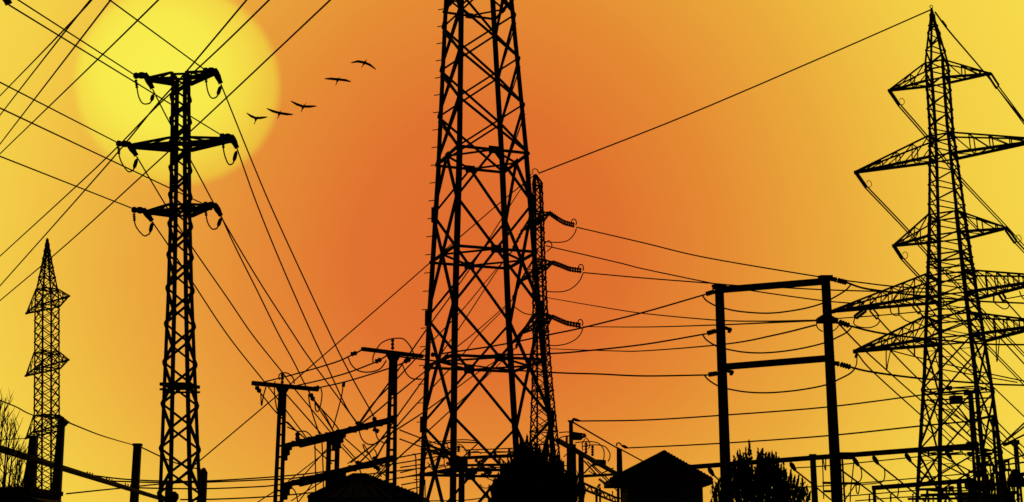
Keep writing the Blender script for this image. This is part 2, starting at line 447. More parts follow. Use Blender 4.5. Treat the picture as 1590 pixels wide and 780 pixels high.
for px, Y in (([(1327, 494), (1326, 503), (1335, 508), (1350, 509), (1361, 505), (1366, 498), (1363, 493)], Y4(1345)), ([(1382, 478), (1384, 486), (1390, 490), (1397, 490), (1405, 497), (1416, 501), (1426, 500), (1432, 493), (1428, 485)], Y4(1405)),
              ([(1543, 469), (1550, 475), (1559, 480), (1566, 477), (1566, 470), (1561, 466)], Y4(1555)), ([(1583, 452), (1586, 460), (1590, 465)], Y4(1583)),
              ([(1331, 549), (1330, 565), (1327, 572)], Y5(1330)), ([(1376, 543), (1376, 560), (1377, 574), (1379, 562), (1383, 544)], Y5(1378)),
              ([(1547, 524), (1547, 545), (1548, 562), (1550, 548), (1552, 524)], Y5(1548))):
    loop(T.root, px, Y, 1.8)

# ---- slimmer pylon behind the big one
lv = [(272, 831, 2.2), (286, 834.5, 8), (330, 835.5, 9), (400, 836.5, 10.5), (530, 840, 13.2), (600, 842, 17), (680, 844.5, 22.5), (780, 848, 29)]
T = Tower('slender lattice pylon half hidden behind the tallest one', lv, 106, -26)
rear = T
T.legs(.12); mb = MB()
ys = [286+15.3*i for i in range(17)]+[541, 556, 572, 589, 607, 626, 647, 670, 696, 725, 760]
T.xpanels([T.zat(y) for y in ys], .085, mb, horiz=[T.zat(y) for y in (286, 291, 330, 342, 356, 404, 417, 432, 488, 500, 515, 607, 670)])
for k in range(4): mb.bar(T.corner(k, T.zat(272)), T.corner(k, T.zat(286)), .09)
T.xpanels([], .1, mb, horiz=(T.zat(272),))
mb.build('lattice_bracing', 'steel', T.root)
tQ = {}
for nm, r, l, zl, zh in (('1', (853, 331), (811, 358), 344, 331), ('2', (858, 408), (808, 437), 420, 405), ('3', (857, 492), (810, 518), 504, 489)):
    for sd, p in (('R', r), ('L', l)):
        tp = T.tip(*p, math.radians(-72)); tQ[nm+sd] = tp; T.arm(tp, T.zat(zl), T.zat(zh), 2, .11, .055)
def rstr(a, px, Y1, r, gap):
    pts = [V(a)]+[at(*p, Y1) for p in px]
    for g in (-gap/2, gap/2):
        mb = MB()
        for p, q in zip(pts, pts[1:]): mb.insul(p+V((0, 0, g*sc(*px[0], Y1))), q+V((0, 0, g*sc(*px[0], Y1))), r*sc(*px[0], Y1), 5, .5)
        mb.build('insulator', 'porc', rear.root)
for nm, px, lp in (('1', [(866, 340), (876, 346), (892, 350)], [(895, 355), (892, 363), (884, 372), (874, 376), (856, 376.5), (845, 375)]),
                   ('2', [(872, 413), (884, 418), (903, 420.5)], [(905.5, 424), (900, 436), (889, 447), (874, 453), (853, 453), (847, 451)]),
                   ('3', [(868, 497), (880, 502), (902, 506)], [(905.5, 508), (902, 518), (894, 527), (880, 534), (862, 537), (853, 536)])):
    Y = tQ[nm+'R'].y
    rstr(tQ[nm+'R'], px, Y, 2.45, 4.2)
    q = px[-1]; loop(T.root, [(q[0]-5, q[1]-4), (q[0]-3, q[1]-9), (q[0]+1, q[1]-9), (q[0]+3, q[1]-4), (q[0]+2, q[1])], Y, 1.8, name='arcing_horn')
    loop(T.root, lp, Y, 1.8)
for nm, q in (('1', (796, 388)), ('2', (796, 465)), ('3', (801, 540))):
    a = tQ[nm+'L']; rstr(a, [q], a.y+2, 2.0, 3.0)
loop(T.root, [(826, 266), (828, 263), (833, 263), (837, 269)], 106, 1.6, name='arcing_horn')
loop(T.root, [(798, 476), (806, 482), (815, 487), (826, 489)], tQ['2L'].y, 1.7)
loop(T.root, [(846, 378), (853, 374), (857, 383), (849, 391)], tQ['1R'].y, 1.6)
def ground_post(root, px_top, Y, w0, w1, name='post', m='steel', cap=0, capw=1.5, n=4, lean=None):
    """tapered solid post from a reference top point down to the ground"""
    p = at(*px_top, Y); s = sc(*px_top, Y); b = V((p.x if lean is None else p.x+lean, p.y, 0))
    mb = MB(); i = 0
    for c, w in ((b, w1), (p, w0)):
        h = w*s/2
        for dx, dy in ((-h, -h), (h, -h), (h, h), (-h, h)): mb.v.append(c+V((dx, dy, 0)))
    mb.f += [(3, 2, 1, 0), (4, 5, 6, 7)]+[(k, (k+1) % 4, 4+(k+1) % 4, 4+k) for k in range(4)]
    if cap: mb.box(p+V((0, 0, cap*s/2)), w0*s*capw, w0*s*capw, cap*s)
    return mb.build(name, m, root)
def ladder_post(root, px_top, Y, gap0, gap1, lw, step, ztop_solid=0, name='post', dirn=(1, 0, 0)):
    """two chords with battens, the usual substation column"""
    p = at(*px_top, Y); s = sc(*px_top, Y); d = V(dirn).normalized()
    b = V((p.x, p.y, 0)); mb = MB()
    for sg in (1, -1): mb.bar(b+d*sg*gap1*s/2, p+d*sg*gap0*s/2, lw*s, lw*s*1.3)
    z = .4
    while z < p.z-.1:
        t = z/p.z; g = gap1+(gap0-gap1)*t; c = b.lerp(p, t)
        mb.bar(c-d*g*s/2, c+d*g*s/2, lw*s*.55, lw*s*.6); z += step*s
    if ztop_solid: mb.bar(p-V((0, 0, ztop_solid*s)), p, gap0*s+lw*s*.8, lw*s*1.15)
    return mb.build(name, 'steel', root)

# ---- H shaped portal of two stout posts
YL, YR = 53.1, 51.1
PL, PR = at(1117, 446, YL), at(1282, 432, YR)
R = thing('portal_frame', 'H shaped portal of two stout posts joined by two crossbeams', 'portal frame', ((PL.x+PR.x)/2, (PL.y+PR.y)/2, 0))
for p, Y in (((1116.8, 447), YL), ((1281.8, 433), YR)):
    mb = MB(); q = at(*p, Y); s = sc(*p, Y)
    mb.tube([V((q.x, q.y, 0)), V((q.x, q.y, q.z))], [8.9*s, 6.9*s], 12); mb.build('post', 'conc', R)
    mb = MB(); mb.box(q+V((0, 0, 1.5*s)), 19*s, 19*s, 5*s); mb.box(q+V((-8.5*s, 0, 3*s)), 6*s, 6*s, 3*s); mb.build('post_cap', 'steel', R)
s = sc(1200, 500, 52)
for (a, b) in (((1117, 450.5), (1282, 437)), ((1117, 570.5), (1282, 557))):
    mb = MB(); mb.bar(at(*a, YL), at(*b, YR), 9.8*s*.8, 9.6*s); mb.build('crossbeam', 'steel', R)
for (a, b, Y) in (((1109, 453), (1096, 457), YL), ((1111, 514), (1098, 518), YL), ((1113, 580), (1100, 582), YL)):
    mb = MB(); mb.bar(at(1117, a[1]-1, Y), at(*a, Y), 4*s); mb.build('bracket', 'steel', R)
    insulator(R, a, b, 4.2, 4, Y, Y+.2)
for (a, b, Y) in (((1301, 435.5), (1315, 439), YR), ((1303, 500), (1319, 506), YR), ((1305, 566), (1321, 570.5), YR)):
    mb = MB(); mb.bar(at(1284, a[1]-3, Y), at(a[0]-2, a[1]-1, Y), 6*s); mb.bar(at(a[0]-6, a[1]-4, Y), at(a[0]-3, a[1]+3, Y), 3*s); mb.build('bracket', 'steel', R)
    insulator(R, a, b, 4.6, 4, Y, Y-.2)
for a, b in (((1123, 508), (1136, 513)), ((1126, 575), (1139, 579))):
    mb = MB(); mb.bar(at(*a, YL-.1), at(*b, YL-.2), 5*s); mb.bar(at(b[0]-3, b[1]-4, YL-.2), at(b[0]-4, b[1]+4, YL-.2), 4.5*s); mb.build('bracket', 'steel', R)
mb = MB(); c = at(1283, 494, YR); mb.tube([c+V((0, 0, .12)), c, c-V((0, 0, .12))], [.16, .36, .33], 8); mb.box(c+V((0, 0, -.1)), .72, .4, .18); mb.build('clamp_collar', 'steel', R)
for px in ([(1091, 459.5), (1097, 467), (1110, 474.5), (1123, 478.5), (1150, 484), (1195, 486.5), (1240, 481), (1275, 472), (1297, 461), (1313, 451), (1321, 442.5)],
           [(1091, 520), (1097, 528), (1112, 537.5), (1127, 542), (1155, 547), (1190, 548), (1235, 543), (1279, 533), (1300, 524), (1315, 516), (1323, 507)],
           [(1094, 583), (1100, 590), (1114, 599), (1130, 604), (1160, 609), (1195, 610), (1240, 606), (1282, 598), (1303, 589), (1320, 580), (1328, 571.5)]):
    loop(R, px, YL, 2.4, YR)
loop(R, [(1269, 500), (1268, 506), (1272, 512), (1278, 515)], YR, 1.8); loop(R, [(1292, 515), (1298, 511), (1303, 505)], YR, 1.8)

# ---- twin T posts joined by two sloping beams, left of the tallest pylon
YA, YB = 58.9, 50.3
pa, pb = at(439, 597, YA), at(611, 548, YB)
R = thing('substation_gantry', 'gantry of two T topped ladder posts joined by two sloping beams', 'gantry', ((pa.x+pb.x)/2, (pa.y+pb.y)/2, 0))
cross = V((8.6, 5.54, 0)).normalized(); along = V((pb.x-pa.x, pb.y-pa.y, 0)).normalized()
ladder_post(R, (439, 598), YA, 6.5, 12.5, 5.2, 17, 48); ladder_post(R, (610.8, 549), YB, 7, 15, 5.6, 17, 62)
def zline(a, b, Ya, Yb): return at(*a, Ya), at(*b, Yb)
sA = sc(440, 600, YA); sB = sc(611, 550, YB)
for (l, r, w, Y0) in (((391.5, 595), (494, 605), 6.4, YA), ((562, 542), (656, 553.5), 5.6, YB)):
    def onv(px):            # point of the crossarm's vertical plane
        d = ray(*px); rr = d.x/d.y; c = pa if Y0 == YA else pb
        t = (rr*c.y-c.x)/(cross.x-rr*cross.y); return at(*px, c.y+t*cross.y)
    mb = MB(); mb.bar(onv(l), onv(r), .18, w*sc(440, 600, Y0)); mb.build('crossarm', 'steel', R)
for p, s_, Y0 in ((pa, sA, YA), (pb, sB, YB)):
    mb = MB()                                           # gusset under the arm
    k = 14*s_
    a = [p-cross*k, p+cross*k, p+cross*4.4*s_-V((0, 0, 16*s_)), p-cross*4.4*s_-V((0, 0, 16*s_))]
    n = along*.07
    mb.poly([q-n for q in a]); mb.poly([q+n for q in a][::-1])
    for i in range(4): mb.poly([a[i]+n, a[(i+1) % 4]+n, a[(i+1) % 4]-n, a[i]-n])
    mb.build('gusset', 'steel', R)
ub = ((441, 693.5), (611, 651.5)); lb = ((441, 754), (611, 711.5))
for (a, b), w in ((ub, 8), (lb, 8)):
    mb = MB(); A, B = at(*a, YA), at(*b, YB); mb.bar(A, B, .16, w*.0262)
    for t in (.12, .2, .28, .36, .45, .55, .66, .76, .88):  mb.box(A.lerp(B, t), .3, .3, w*.0262+.02)
    C = A.lerp(B, .17); D = A.lerp(B, .42); mb.bar(C-V((0, 0, .14)), D-V((0, 0, .14)), .1, .16)
    mb.build('beam', 'steel', R)
    for (P, Q, sg) in ((A, B, 1), (A.lerp(B, .52), B, 1), (A.lerp(B, .52), A, 1)):   # haunches
        d = (Q-P).normalized(); mb = MB()
        for j in range(3): mb.bar(P-V((0, 0, .12+.2*j)), P-V((0, 0, .12+.2*j))+d*(.75-.22*j), .12, .2)
        mb.build('haunch', 'steel', R)
Am, Bm = at(*ub[0], YA), at(*ub[1], YB); pm = Am.lerp(Bm, .49)
mb = MB()
for dx in (-.17, .17): mb.bar(V((pm.x+dx, pm.y, 0)), V((pm.x+dx, pm.y, pm.z-.1)), .17, .22)
z = .6
while z < pm.z-.4: mb.bar(V((pm.x-.2, pm.y, z)), V((pm.x+.2, pm.y, z)), .07); z += .42
mb.build('middle_post', 'steel', R)
insulator(R, (438.3, 596), (438.3, 580), 2.6, 3, YA); insulator(R, (609.6, 543), (609.6, 526), 2.7, 3, YB)
for a, b, Y in (((398, 601), (404, 609), YA), ((482, 612), (487, 622), YA), ((487, 604), (496, 601.5), YA), ((545, 550.5), (554, 548), YB), ((583, 562), (592, 558), YB),
                ((628, 562), (637, 558), YB), ((679, 551), (669, 551), YB+1), ((462, 672), (462, 685), YA), ((557, 662), (554, 655), 53), ((582, 656), (581, 648), 52), ((580, 666), (588, 671), 52),
                ((557, 723), (554, 716), 53), ((583, 716), (581, 709), 52), ((581, 724), (589, 729), 52)):
    mb = MB(); mb.insul(at(*a, Y), at(*b, Y), 3.9*sc(*a, Y), 2, .72); mb.build('insulator', 'porc', R)
for a, q, Y in (((553, 548.3), (563, 543), YB), ((591, 558.5), (601, 552), YB), ((636, 558.5), (645, 553.5), YB), ((398, 601.5), (394.5, 595.5), YA), ((482, 612.5), (479, 605), YA), ((668, 551.2), (655, 553.5), YB), ((462, 684), (462, 690), YA)):
    mb = MB(); mb.bar(at(*a, Y), at(*q, Y), .05); mb.build('insulator_link', 'steel', R)
for px, Y in (([(434, 590), (433, 584), (437, 579.5), (447, 580), (455, 587), (457, 596)], YA), ([(427, 592), (426, 606), (428, 625), (432, 645)], YA),
              ([(405, 610), (406, 630), (409, 615), (413, 601)], YA), ([(498, 602), (500, 612), (498, 628), (494, 639), (490, 636), (489, 624)], YA),
              ([(446, 655), (457, 666), (462, 670), (474, 670), (482, 676), (485, 680)], YA), ([(446, 663), (455, 667), (462, 670)], YA),
              ([(453, 757), (458, 763), (461, 772), (462, 780)], YA),
              ([(579, 563), (580, 552), (590, 535), (602, 528), (616, 525.5), (627, 527), (637, 538), (643, 551)], YB),
              ([(540, 554), (546, 567), (557, 576), (573, 578), (590, 573), (600, 560)], YB), ([(625, 567), (631, 580), (640, 588), (655, 589)], YB),
              ([(557, 667), (562, 682), (572, 690), (585, 688), (596, 676), (604, 668)], 52), ([(583, 671), (587, 682), (597, 688), (604, 686)], 52),
              ([(563, 690), (567, 700), (575, 706)], 52), ([(581, 698), (584, 703), (585, 711)], 52), ([(558, 728), (564, 742), (574, 746), (590, 735), (600, 722)], 52),
              ([(533, 595), (531, 612), (524, 640), (517, 665)], 54)):
    loop(R, px, Y, 2.1)
mb = MB(); mb.tube([at(534, 593, 54), at(533, 601, 54)], .07, 6); mb.build('line_clamp', 'steel', R)

# ---- concrete gantry on the left edge: long sloping beam over three posts
R = thing('concrete_gantry', 'leftmost gantry with one long dark sloping beam on concrete posts', 'gantry', (at(74, 717, 51.6).x, 51.6, 0))
B0, B1 = at(-60, 677, 42), at(275, 783, 92)
A_ = at(0, 697, 45.5); Bb = at(248, 774, 86); d = (Bb-A_)
mb = MB(); mb.bar(A_-d*.3, Bb+d*.25, .18, .2); mb.bar(A_-d*.3-V((0, 0, .0)), Bb+d*.25, .24, .06); mb.build('beam', 'conc', R)
ground_post(R, (52.5, 679), 52.2, 10.5, 26, 'post', 'conc', 2, 1.0); ground_post(R, (95.5, 655), 51.9, 9, 17, 'post', 'conc', 4, 1.15); ground_post(R, (213.5, 693), 78, 10.5, 12, 'post', 'conc', 4, 1.2)
for px in ((140, 737), (170, 746.5), (199, 755)):
    Y = 65+(px[0]-140)*.2
    for dx in (-4, 0, 4): insulator(R, (px[0]+dx, px[1]+3+dx*.3), (px[0]+dx-.4, px[1]-3.5+dx*.3), 1.3, 3, Y)
insulator(R, (98, 657), (104, 660), 2, 2, 51.9)
mb = MB(); s = sc(97, 650, 51.9); mb.tube([at(96, 651, 51.9), at(97.5, 647, 51.9)], [5*s, 2*s], 6); mb.build('post_tip', 'steel', R)

R = thing('utility_post', 'short concrete post at the right foot of the slim sunlit pylon', 'post', (at(316, 732, 80).x, 80, 0))
ground_post(R, (315.8, 733), 80, 11, 13, 'post_shaft', 'conc', 0); s = sc(316, 730, 80)
mb = MB(); mb.tube([at(315.8, 733, 80), at(316.5, 726.5, 80)], [7*s, 2.2*s], 6); mb.build('post_tip', 'steel', R)
R = thing('utility_post', 'short post with a round knob at its side, between the legs of the slim pylon', 'post', (at(263, 750, 47).x, 47, 0))
ground_post(R, (263, 750), 47, 9.5, 12, 'post_shaft', 'conc', 0); s = sc(263, 750, 47)
mb = MB(); mb.tube([at(263, 750, 47), at(263.5, 745, 47)], [5.4*s, 1.5*s], 8); mb.build('post_tip', 'steel', R)
mb = MB(); c = at(270, 769, 46.8); mb.tube([c-V((0, 0, .25)), c-V((0, 0, .12)), c+V((0, 0, .02)), c+V((0, 0, .12))], [.08, .17, .16, .05], 10); mb.build('knob', 'porc', R)
mb = MB(); mb.bar(at(263, 771, 47), at(270, 771, 46.8), .07); mb.build('knob_bracket', 'steel', R)

# ---- gantry right of the portal: long busbar beam
G0, G1 = at(1072, 725.5, 71.8), at(1512, 692.3, 63.5)
R = thing('busbar_gantry', 'long nearly level busbar gantry running behind the portal and rightmost pylon', 'gantry', ((G0.x+G1.x)/2, (G0.y+G1.y)/2, 0))
right_gantry = R
def gy(x): return 71.8+(63.5-71.8)*(x-1072)/440
mb = MB(); mb.bar(G0, G1, .2, .235); mb.box(at(1309, 708, gy(1309)), .95, .3, .34); mb.box(at(1510, 693, gy(1510)), .5, .3, .4); mb.build('beam', 'steel', R)
ground_post(R, (1262, 709), gy(1262), 7.6, 9.5, 'post', 'conc', 3.5, 1.3)
ladder_post(R, (1306, 711), gy(1306), 3.4, 6, 2.3, 9); ladder_post(R, (1506.5, 606), 63.6, 3, 10.5, 3.4, 46, 20)
ladder_post(R, (1543.5, 646), 62.9, 5, 8, 3.2, 9, 16)
mb = MB(); mb.bar(at(1504, 654, 63.6), at(1545, 645.5, 62.9), .1, .11); mb.bar(at(1432, 613.5, 65), at(1504, 606, 63.6), .08, .09); mb.bar(at(1432, 622, 65), at(1540, 618, 62.9), .07, .07); mb.bar(at(1462, 628, 64.4), at(1504, 625, 63.6), .07, .07); mb.bar(at(1486, 630, 64), at(1505, 655, 63.6), .07, .06); mb.build('upper_beam', 'steel', R)
mb = MB(); mb.box(at(1484.5, 621, 63.9), .5, .4, .36, .1); mb.box(at(1478, 620, 63.9), .2, .2, .2); mb.bar(at(1492, 625, 63.9), at(1497, 627, 63.9), .1); mb.build('switch_box', 'steel', R)
for (x, y) in ((1078, 0), (1104, 733), (1231, 725), (1329, 717.5), (1359.5, 715), (1410, 711), (1472.5, 706.5)):
    if not y: continue
    Y = gy(x)
    mb = MB(); mb.bar(at(x-5, y-9, Y), at(x-1, y-4, Y), .05); mb.insul(at(x-3, y-5, Y), at(x+3.5, y+5, Y+.3), 3.9*sc(x, y, Y), 1, .7); mb.build('insulator', 'porc', R)
for px, Y in (([(1334, 723), (1337, 729), (1338, 738), (1336, 746), (1330, 749), (1318, 751), (1311, 757), (1310, 770)], 67), ([(1373, 728), (1374, 736), (1372, 746), (1364, 750), (1330, 753.5)], 66),
              ([(1326, 715), (1324, 735), (1321, 760), (1320, 785)], 67), ([(1282, 710), (1282, 730), (1280, 724), (1277, 710), (1278, 740), (1279, 775)], 68),
              ([(1329, 752), (1330, 764), (1333, 766), (1335, 752)], 67), ([(1395, 750), (1395, 765), (1393, 772)], 65), ([(1228, 735), (1229, 745), (1228, 757)], 69)):
    loop(R, px, Y, 1.8)
mb = MB(); mb.bar(at(1278, 750, 68.6), at(1336, 751, 67), .13, .12); mb.bar(at(1280, 763, 68.6), at(1296, 763, 68), .12, .12); mb.bar(at(1311, 778, 67), at(1330, 750, 67), .05); mb.build('equipment_rail', 'steel', R)

R = thing('busbar_gantry', 'low second busbar gantry with an end post, below the long upper beam', 'gantry', (at(1430, 757, 60).x, 60, 0))
mb = MB(); mb.bar(at(1354.5, 758, 61.5), at(1512, 746, 58.5), .13, .2); mb.build('beam', 'steel', R)
ground_post(R, (1357, 757), 61.45, 4.4, 4.4, 'post'); ground_post(R, (1489, 748), 58.9, 6, 6.5, 'post')
mb = MB(); mb.bar(at(1430, 769.5, 60), at(1515, 766, 58.5), .11, .13); mb.bar(at(1410, 775, 60.4), at(1515, 774, 58.5), .1, .1); mb.bar(at(1504, 733, 58.7), at(1528, 732, 58.3), .12, .12); mb.build('lower_rail', 'steel', R)
for x in (1350, 1383, 1417.5, 1441, 1449): insulator(R, (x, 767), (x, 780), 1.6, 4, 60)

# ---- substation behind the big pylon
ZG = 7.9
C1 = at(714, 716, 95)
R = thing('substation_gantry', 'gantry seen between the legs of the tallest pylon, bundled with insulators', 'gantry', (C1.x, C1.y, 0))
mb = MB(); L1 = at(660, 689.5, 81); 
mb.bar(L1, C1+V((0, 0, .25)), .2, .1); mb.bar(L1-V((0, 0, .3)), C1-V((0, 0, .1)), .2, .1)
for i in range(7):
    a = L1.lerp(C1, i/7); mb.bar(a-V((0, 0, .3 if i % 2 else 0)), L1.lerp(C1, (i+1)/7)-V((0, 0, 0 if i % 2 else .3)), .07)
mb.build('lattice_beam', 'steel', R)
mb = MB(); mb.bar(C1+V((0, 0, .2)), at(838, 706, 90), .2, .22); mb.bar(at(700, 723, 95), at(838, 721, 90), .16, .17); mb.bar(at(664, 705.5, 90), at(706, 705, 95), .08, .07); mb.build('beam', 'steel', R)
mb = MB(); mb.box(C1-V((0, 0, .2)), 1.05, .5, .95, .2); mb.build('junction_box', 'steel', R)
ground_post(R, (717, 724), 95, 9, 10.5, 'post'); ladder_post(R, (797, 707), 92, 5, 6, 2.4, 10)
for a, b in (((680, 697), (692, 706)), ((686, 694), (700, 706)), ((735, 726), (722, 739)), ((740, 727), (728, 741)), ((746, 726), (758, 735)), ((741, 720), (752, 713)), ((738, 714), (751, 727)), ((750, 726), (762, 737)), ((726, 741), (739, 731)), ((705, 727), (696, 733)), ((768, 712), (768, 703)), ((790, 706), (791, 696)), ((758, 722), (770, 728)), ((680, 703), (690, 712)), ((704, 703), (703, 694)), ((712, 702), (712, 692)), ((728, 708), (729, 698)), ((752, 718), (752, 711)), ((672, 693), (664, 689)), ((728, 729), (741, 735)),
             ((693, 719), (700, 722)), ((747, 738), (764, 733)), ((775, 712), (776, 722)), ((786, 726), (794, 735))):
    insulator(R, a, b, 2.8, 4, 94)
for px in ([(702, 703), (706, 692), (714, 690), (722, 697), (725, 707)], [(693, 686), (697, 698), (702, 710)], [(708, 696), (716, 694), (724, 699), (731, 707)], [(729, 703), (741, 701), (747, 705)], [(664, 718), (672, 730), (684, 735)], [(745, 752), (752, 758), (768, 756)], [(752, 740), (765, 746), (778, 742)],
           [(690, 712), (690, 722), (695, 730), (703, 728)], [(668, 735), (680, 727), (700, 722)]):
    loop(R, px, 94, 1.6)
R = thing('substation_gantry', 'sloping gantry between the dense dark tree and the small tiled house', 'gantry', (at(925, 715, 75).x, 75, 0))
mb = MB(); mb.bar(at(866, 684, 66), at(960, 737.5, 88), .2, .2); mb.box(at(931, 719, 80), .9, .3, .36, .9); mb.build('beam', 'steel', R)
ground_post(R, (886.5, 655), 70, 6, 8, 'post', 'conc', 2, 1.6); ladder_post(R, (887, 690), 70, 10, 13, 4.2, 9); ladder_post(R, (878, 716), 72, 6, 7, 2.6, 8)
ladder_post(R, (961.5, 697), 87, 3.6, 9, 4.2, 16, 33); ground_post(R, (902, 703), 73, 8, 9, 'post'); ground_post(R, (926, 757), 78, 3.6, 4, 'post'); ground_post(R, (931.5, 757), 78, 3, 4, 'post')
ground_post(R, (968, 735), 87, 3, 3.4, 'post')
mb = MB(); mb.bar(at(880, 741, 70), at(960, 736.5, 87), .14, .16); mb.build('lower_beam', 'steel', R)
mb = MB(); A, B = at(905, 750, 72), at(961, 775, 88)
mb.bar(A, B, .1, .1); mb.bar(A-V((0, 0, .32)), B-V((0, 0, .3)), .1, .1)
for i in range(12): mb.bar(A.lerp(B, i/12)-V((0, 0, .32*(i % 2))), A.lerp(B, (i+1)/12)-V((0, 0, .32*((i+1) % 2))), .06)
mb.build('lattice_beam', 'steel', R)
mb = MB(); mb.bar(at(907, 716, 73), at(926, 737, 77), .06); mb.bar(at(907, 735, 73), at(925, 716, 77), .06); mb.bar(at(912, 717, 73), at(958, 762, 87), .05); mb.bar(at(920, 722, 74), at(958, 757, 87), .05); mb.bar(at(935, 735, 80), at(952, 727, 85), .06); mb.build('brace', 'steel', R)
mb = MB(); mb.box(at(896, 678, 71), .42, .4, .36, .3); mb.bar(at(888, 672, 70), at(908, 675, 72), .1); mb.bar(at(903, 680, 71), at(910, 676, 71), .12); mb.build('switch_box', 'steel', R)
for a, b in (((910, 704), (910, 687)), ((920, 708), (920, 692)), ((930, 744), (938, 750)), ((880, 677), (880, 690)), ((916, 714), (922, 720)), ((928, 757), (932, 752))): insulator(R, a, b, 2.4, 4, 74)
for px in ([(893, 688), (903, 686.5), (918, 686), (930, 689), (937, 698), (938, 708), (937, 715)], [(905, 693), (922, 691), (938, 693), (946, 702), (947, 710), (944, 717)], [(904, 677), (912, 682), (916, 690), (914, 697)], [(908, 682), (904, 690), (905, 700)], [(868, 672), (880, 671), (893, 672), (904, 674)], [(868, 681), (875, 678), (884, 677)],
           [(875, 710), (881, 705), (886, 709)], [(951, 762), (951, 768), (949, 772)], [(914, 731), (920, 735), (928, 737)]):
    loop(R, px, 73, 1.7)
for p, q, Y in (((889, 651), (902, 654), 70), ((965, 692), (975, 695.5), 87)):
    s = sc(*p, Y); mb = MB(); mb.tube([at(*p, Y), at(*p, Y).lerp(at(*q, Y), .45), at(*q, Y)], [1.4*s, 2.6*s, 1*s], 6); mb.build('line_clamp', 'steel', R)
loop(R, [(957.5, 693), (957.5, 690), (960, 688), (963, 689), (964.5, 692)], 87, 2.2, name='lifting_eye')
loop(R, [(888, 653), (891, 650), (896, 652), (900, 654)], 70, 2.4, name='lifting_eye')

# ---- switchgear crowd at the lower right corner
def isolator(label, x, y, Y, w=14, h=14, n=3, legs=2, bar=True):
    s = sc(x, y, Y); c = at(x, y, Y)
    R = thing('isolator_switch', label, 'switchgear', (c.x, c.y, 0), 'switchgear crowded under the rightmost pylon')
    mb = MB(); mb.box(c, w*s*1.15, .3, .13); mb.build('frame_beam', 'steel', R)
    for i in range(legs):
        xx = c.x+((i/(legs-1))-.5)*w*s*.9 if legs > 1 else c.x
        mb = MB(); mb.bar(V((xx-.06, c.y, 0)), V((xx-.06, c.y, c.z)), .06); mb.bar(V((xx+.09, c.y, 0)), V((xx+.09, c.y, c.z)), .06)
        z = .5
        while z < c.z: mb.bar(V((xx-.06, c.y, z)), V((xx+.09, c.y, min(z+.25, c.z))), .035); z += .35
        mb.build('leg', 'steel', R)
    for i in range(n):
        xx = c.x+((i/(n-1))-.5)*w*s*.86 if n > 1 else c.x
        mb = MB(); mb.insul(V((xx, c.y, c.z+.05)), V((xx, c.y, c.z+h*s)), 1.9*s, 7, .55); mb.build('insulator', 'porc', R)
    if bar:
        mb = MB(); mb.tube([V((c.x-w*s*.55, c.y, c.z+h*s)), V((c.x+w*s*.6, c.y, c.z+h*s+.08))], .05, 6); mb.box(V((c.x+w*s*.2, c.y, c.z+h*s)), .25, .2, .16); mb.build('contact_blade', 'steel', R)
iso = [('isolator with three insulators directly right of the ladder post', 1523, 738, 66, 18, 17), ('higher isolator set between the ladder post and the twin legged post', 1530, 722, 72, 20, 14), ('isolator at the foot of the twin legged post', 1549, 752, 60, 18, 16),
       ('isolator on a tall frame just right of the twin legged post', 1561, 730, 70, 14, 14), ('low isolator near the bottom edge under the ladder post', 1512, 768, 56, 16, 13), ('lowest isolator set between two gantry posts', 1536, 772, 57, 22, 15),
       ('isolator left of the edge post in the corner', 1567, 765, 58, 20, 15), ('isolator cut off by the edge of the frame', 1588, 752, 62, 16, 15), ('small isolator on the low gantry rail', 1464, 771, 62, 14, 10)]
for a in iso: isolator(*a)
c = at(1577, 688, 66)
R = thing('switch_post', 'post with a dark bushing head that three steep busbars reach', 'post', (c.x, c.y, 0), 'switchgear crowded under the rightmost pylon')
ladder_post(R, (1577, 690), 66, 3.6, 6, 2.6, 8, 22); mb = MB(); mb.insul(at(1559, 691, 65), at(1576, 685, 66), .09, 5, .6); mb.build('insulator', 'porc', R)
mb = MB(); mb.box(at(1577, 687, 66), .28, .28, .22); mb.build('bushing_head', 'steel', R)
mb = MB(); c2 = at(1577, 740, 66); mb.tube([c2-V((0, 0, .5)), c2-V((0, 0, .1)), c2+V((0, 0, .35))], [.45, .4, .12], 10); mb.build('bushing_base', 'porc', R)
c = at(1530, 768, 78)
R = thing('transformer', 'bulky dark transformer with upright bushings behind the switchgear', 'transformer', (c.x, c.y, 0), None)
mb = MB(); mb.box(V((c.x, c.y, c.z/2)), 2.7, 1.8, c.z); mb.build('tank', 'steel', R)
mb = MB()
for i in range(9): mb.box(V((c.x-1.2+i*.3, c.y-1.0, c.z*.5)), .06, .24, c.z*.7)
mb.build('radiator', 'steel', R)
for i in range(3):
    mb = MB(); p = V((c.x-.8+i*.8, c.y, c.z)); mb.insul(p, p+V((.12*(i-1), 0, 1.15)), .13, 8, .55); mb.build('bushing', 'porc', R)
mb = MB(); mb.tube([V((c.x-.9, c.y+.5, c.z+.55)), V((c.x+.7, c.y+.5, c.z+.55))], .28, 10); mb.bar(V((c.x-.5, c.y+.5, c.z)), V((c.x-.5, c.y+.5, c.z+.4)), .12); mb.bar(V((c.x+.4, c.y+.5, c.z)), V((c.x+.4, c.y+.5, c.z+.4)), .12); mb.build('oil_tank', 'steel', R)
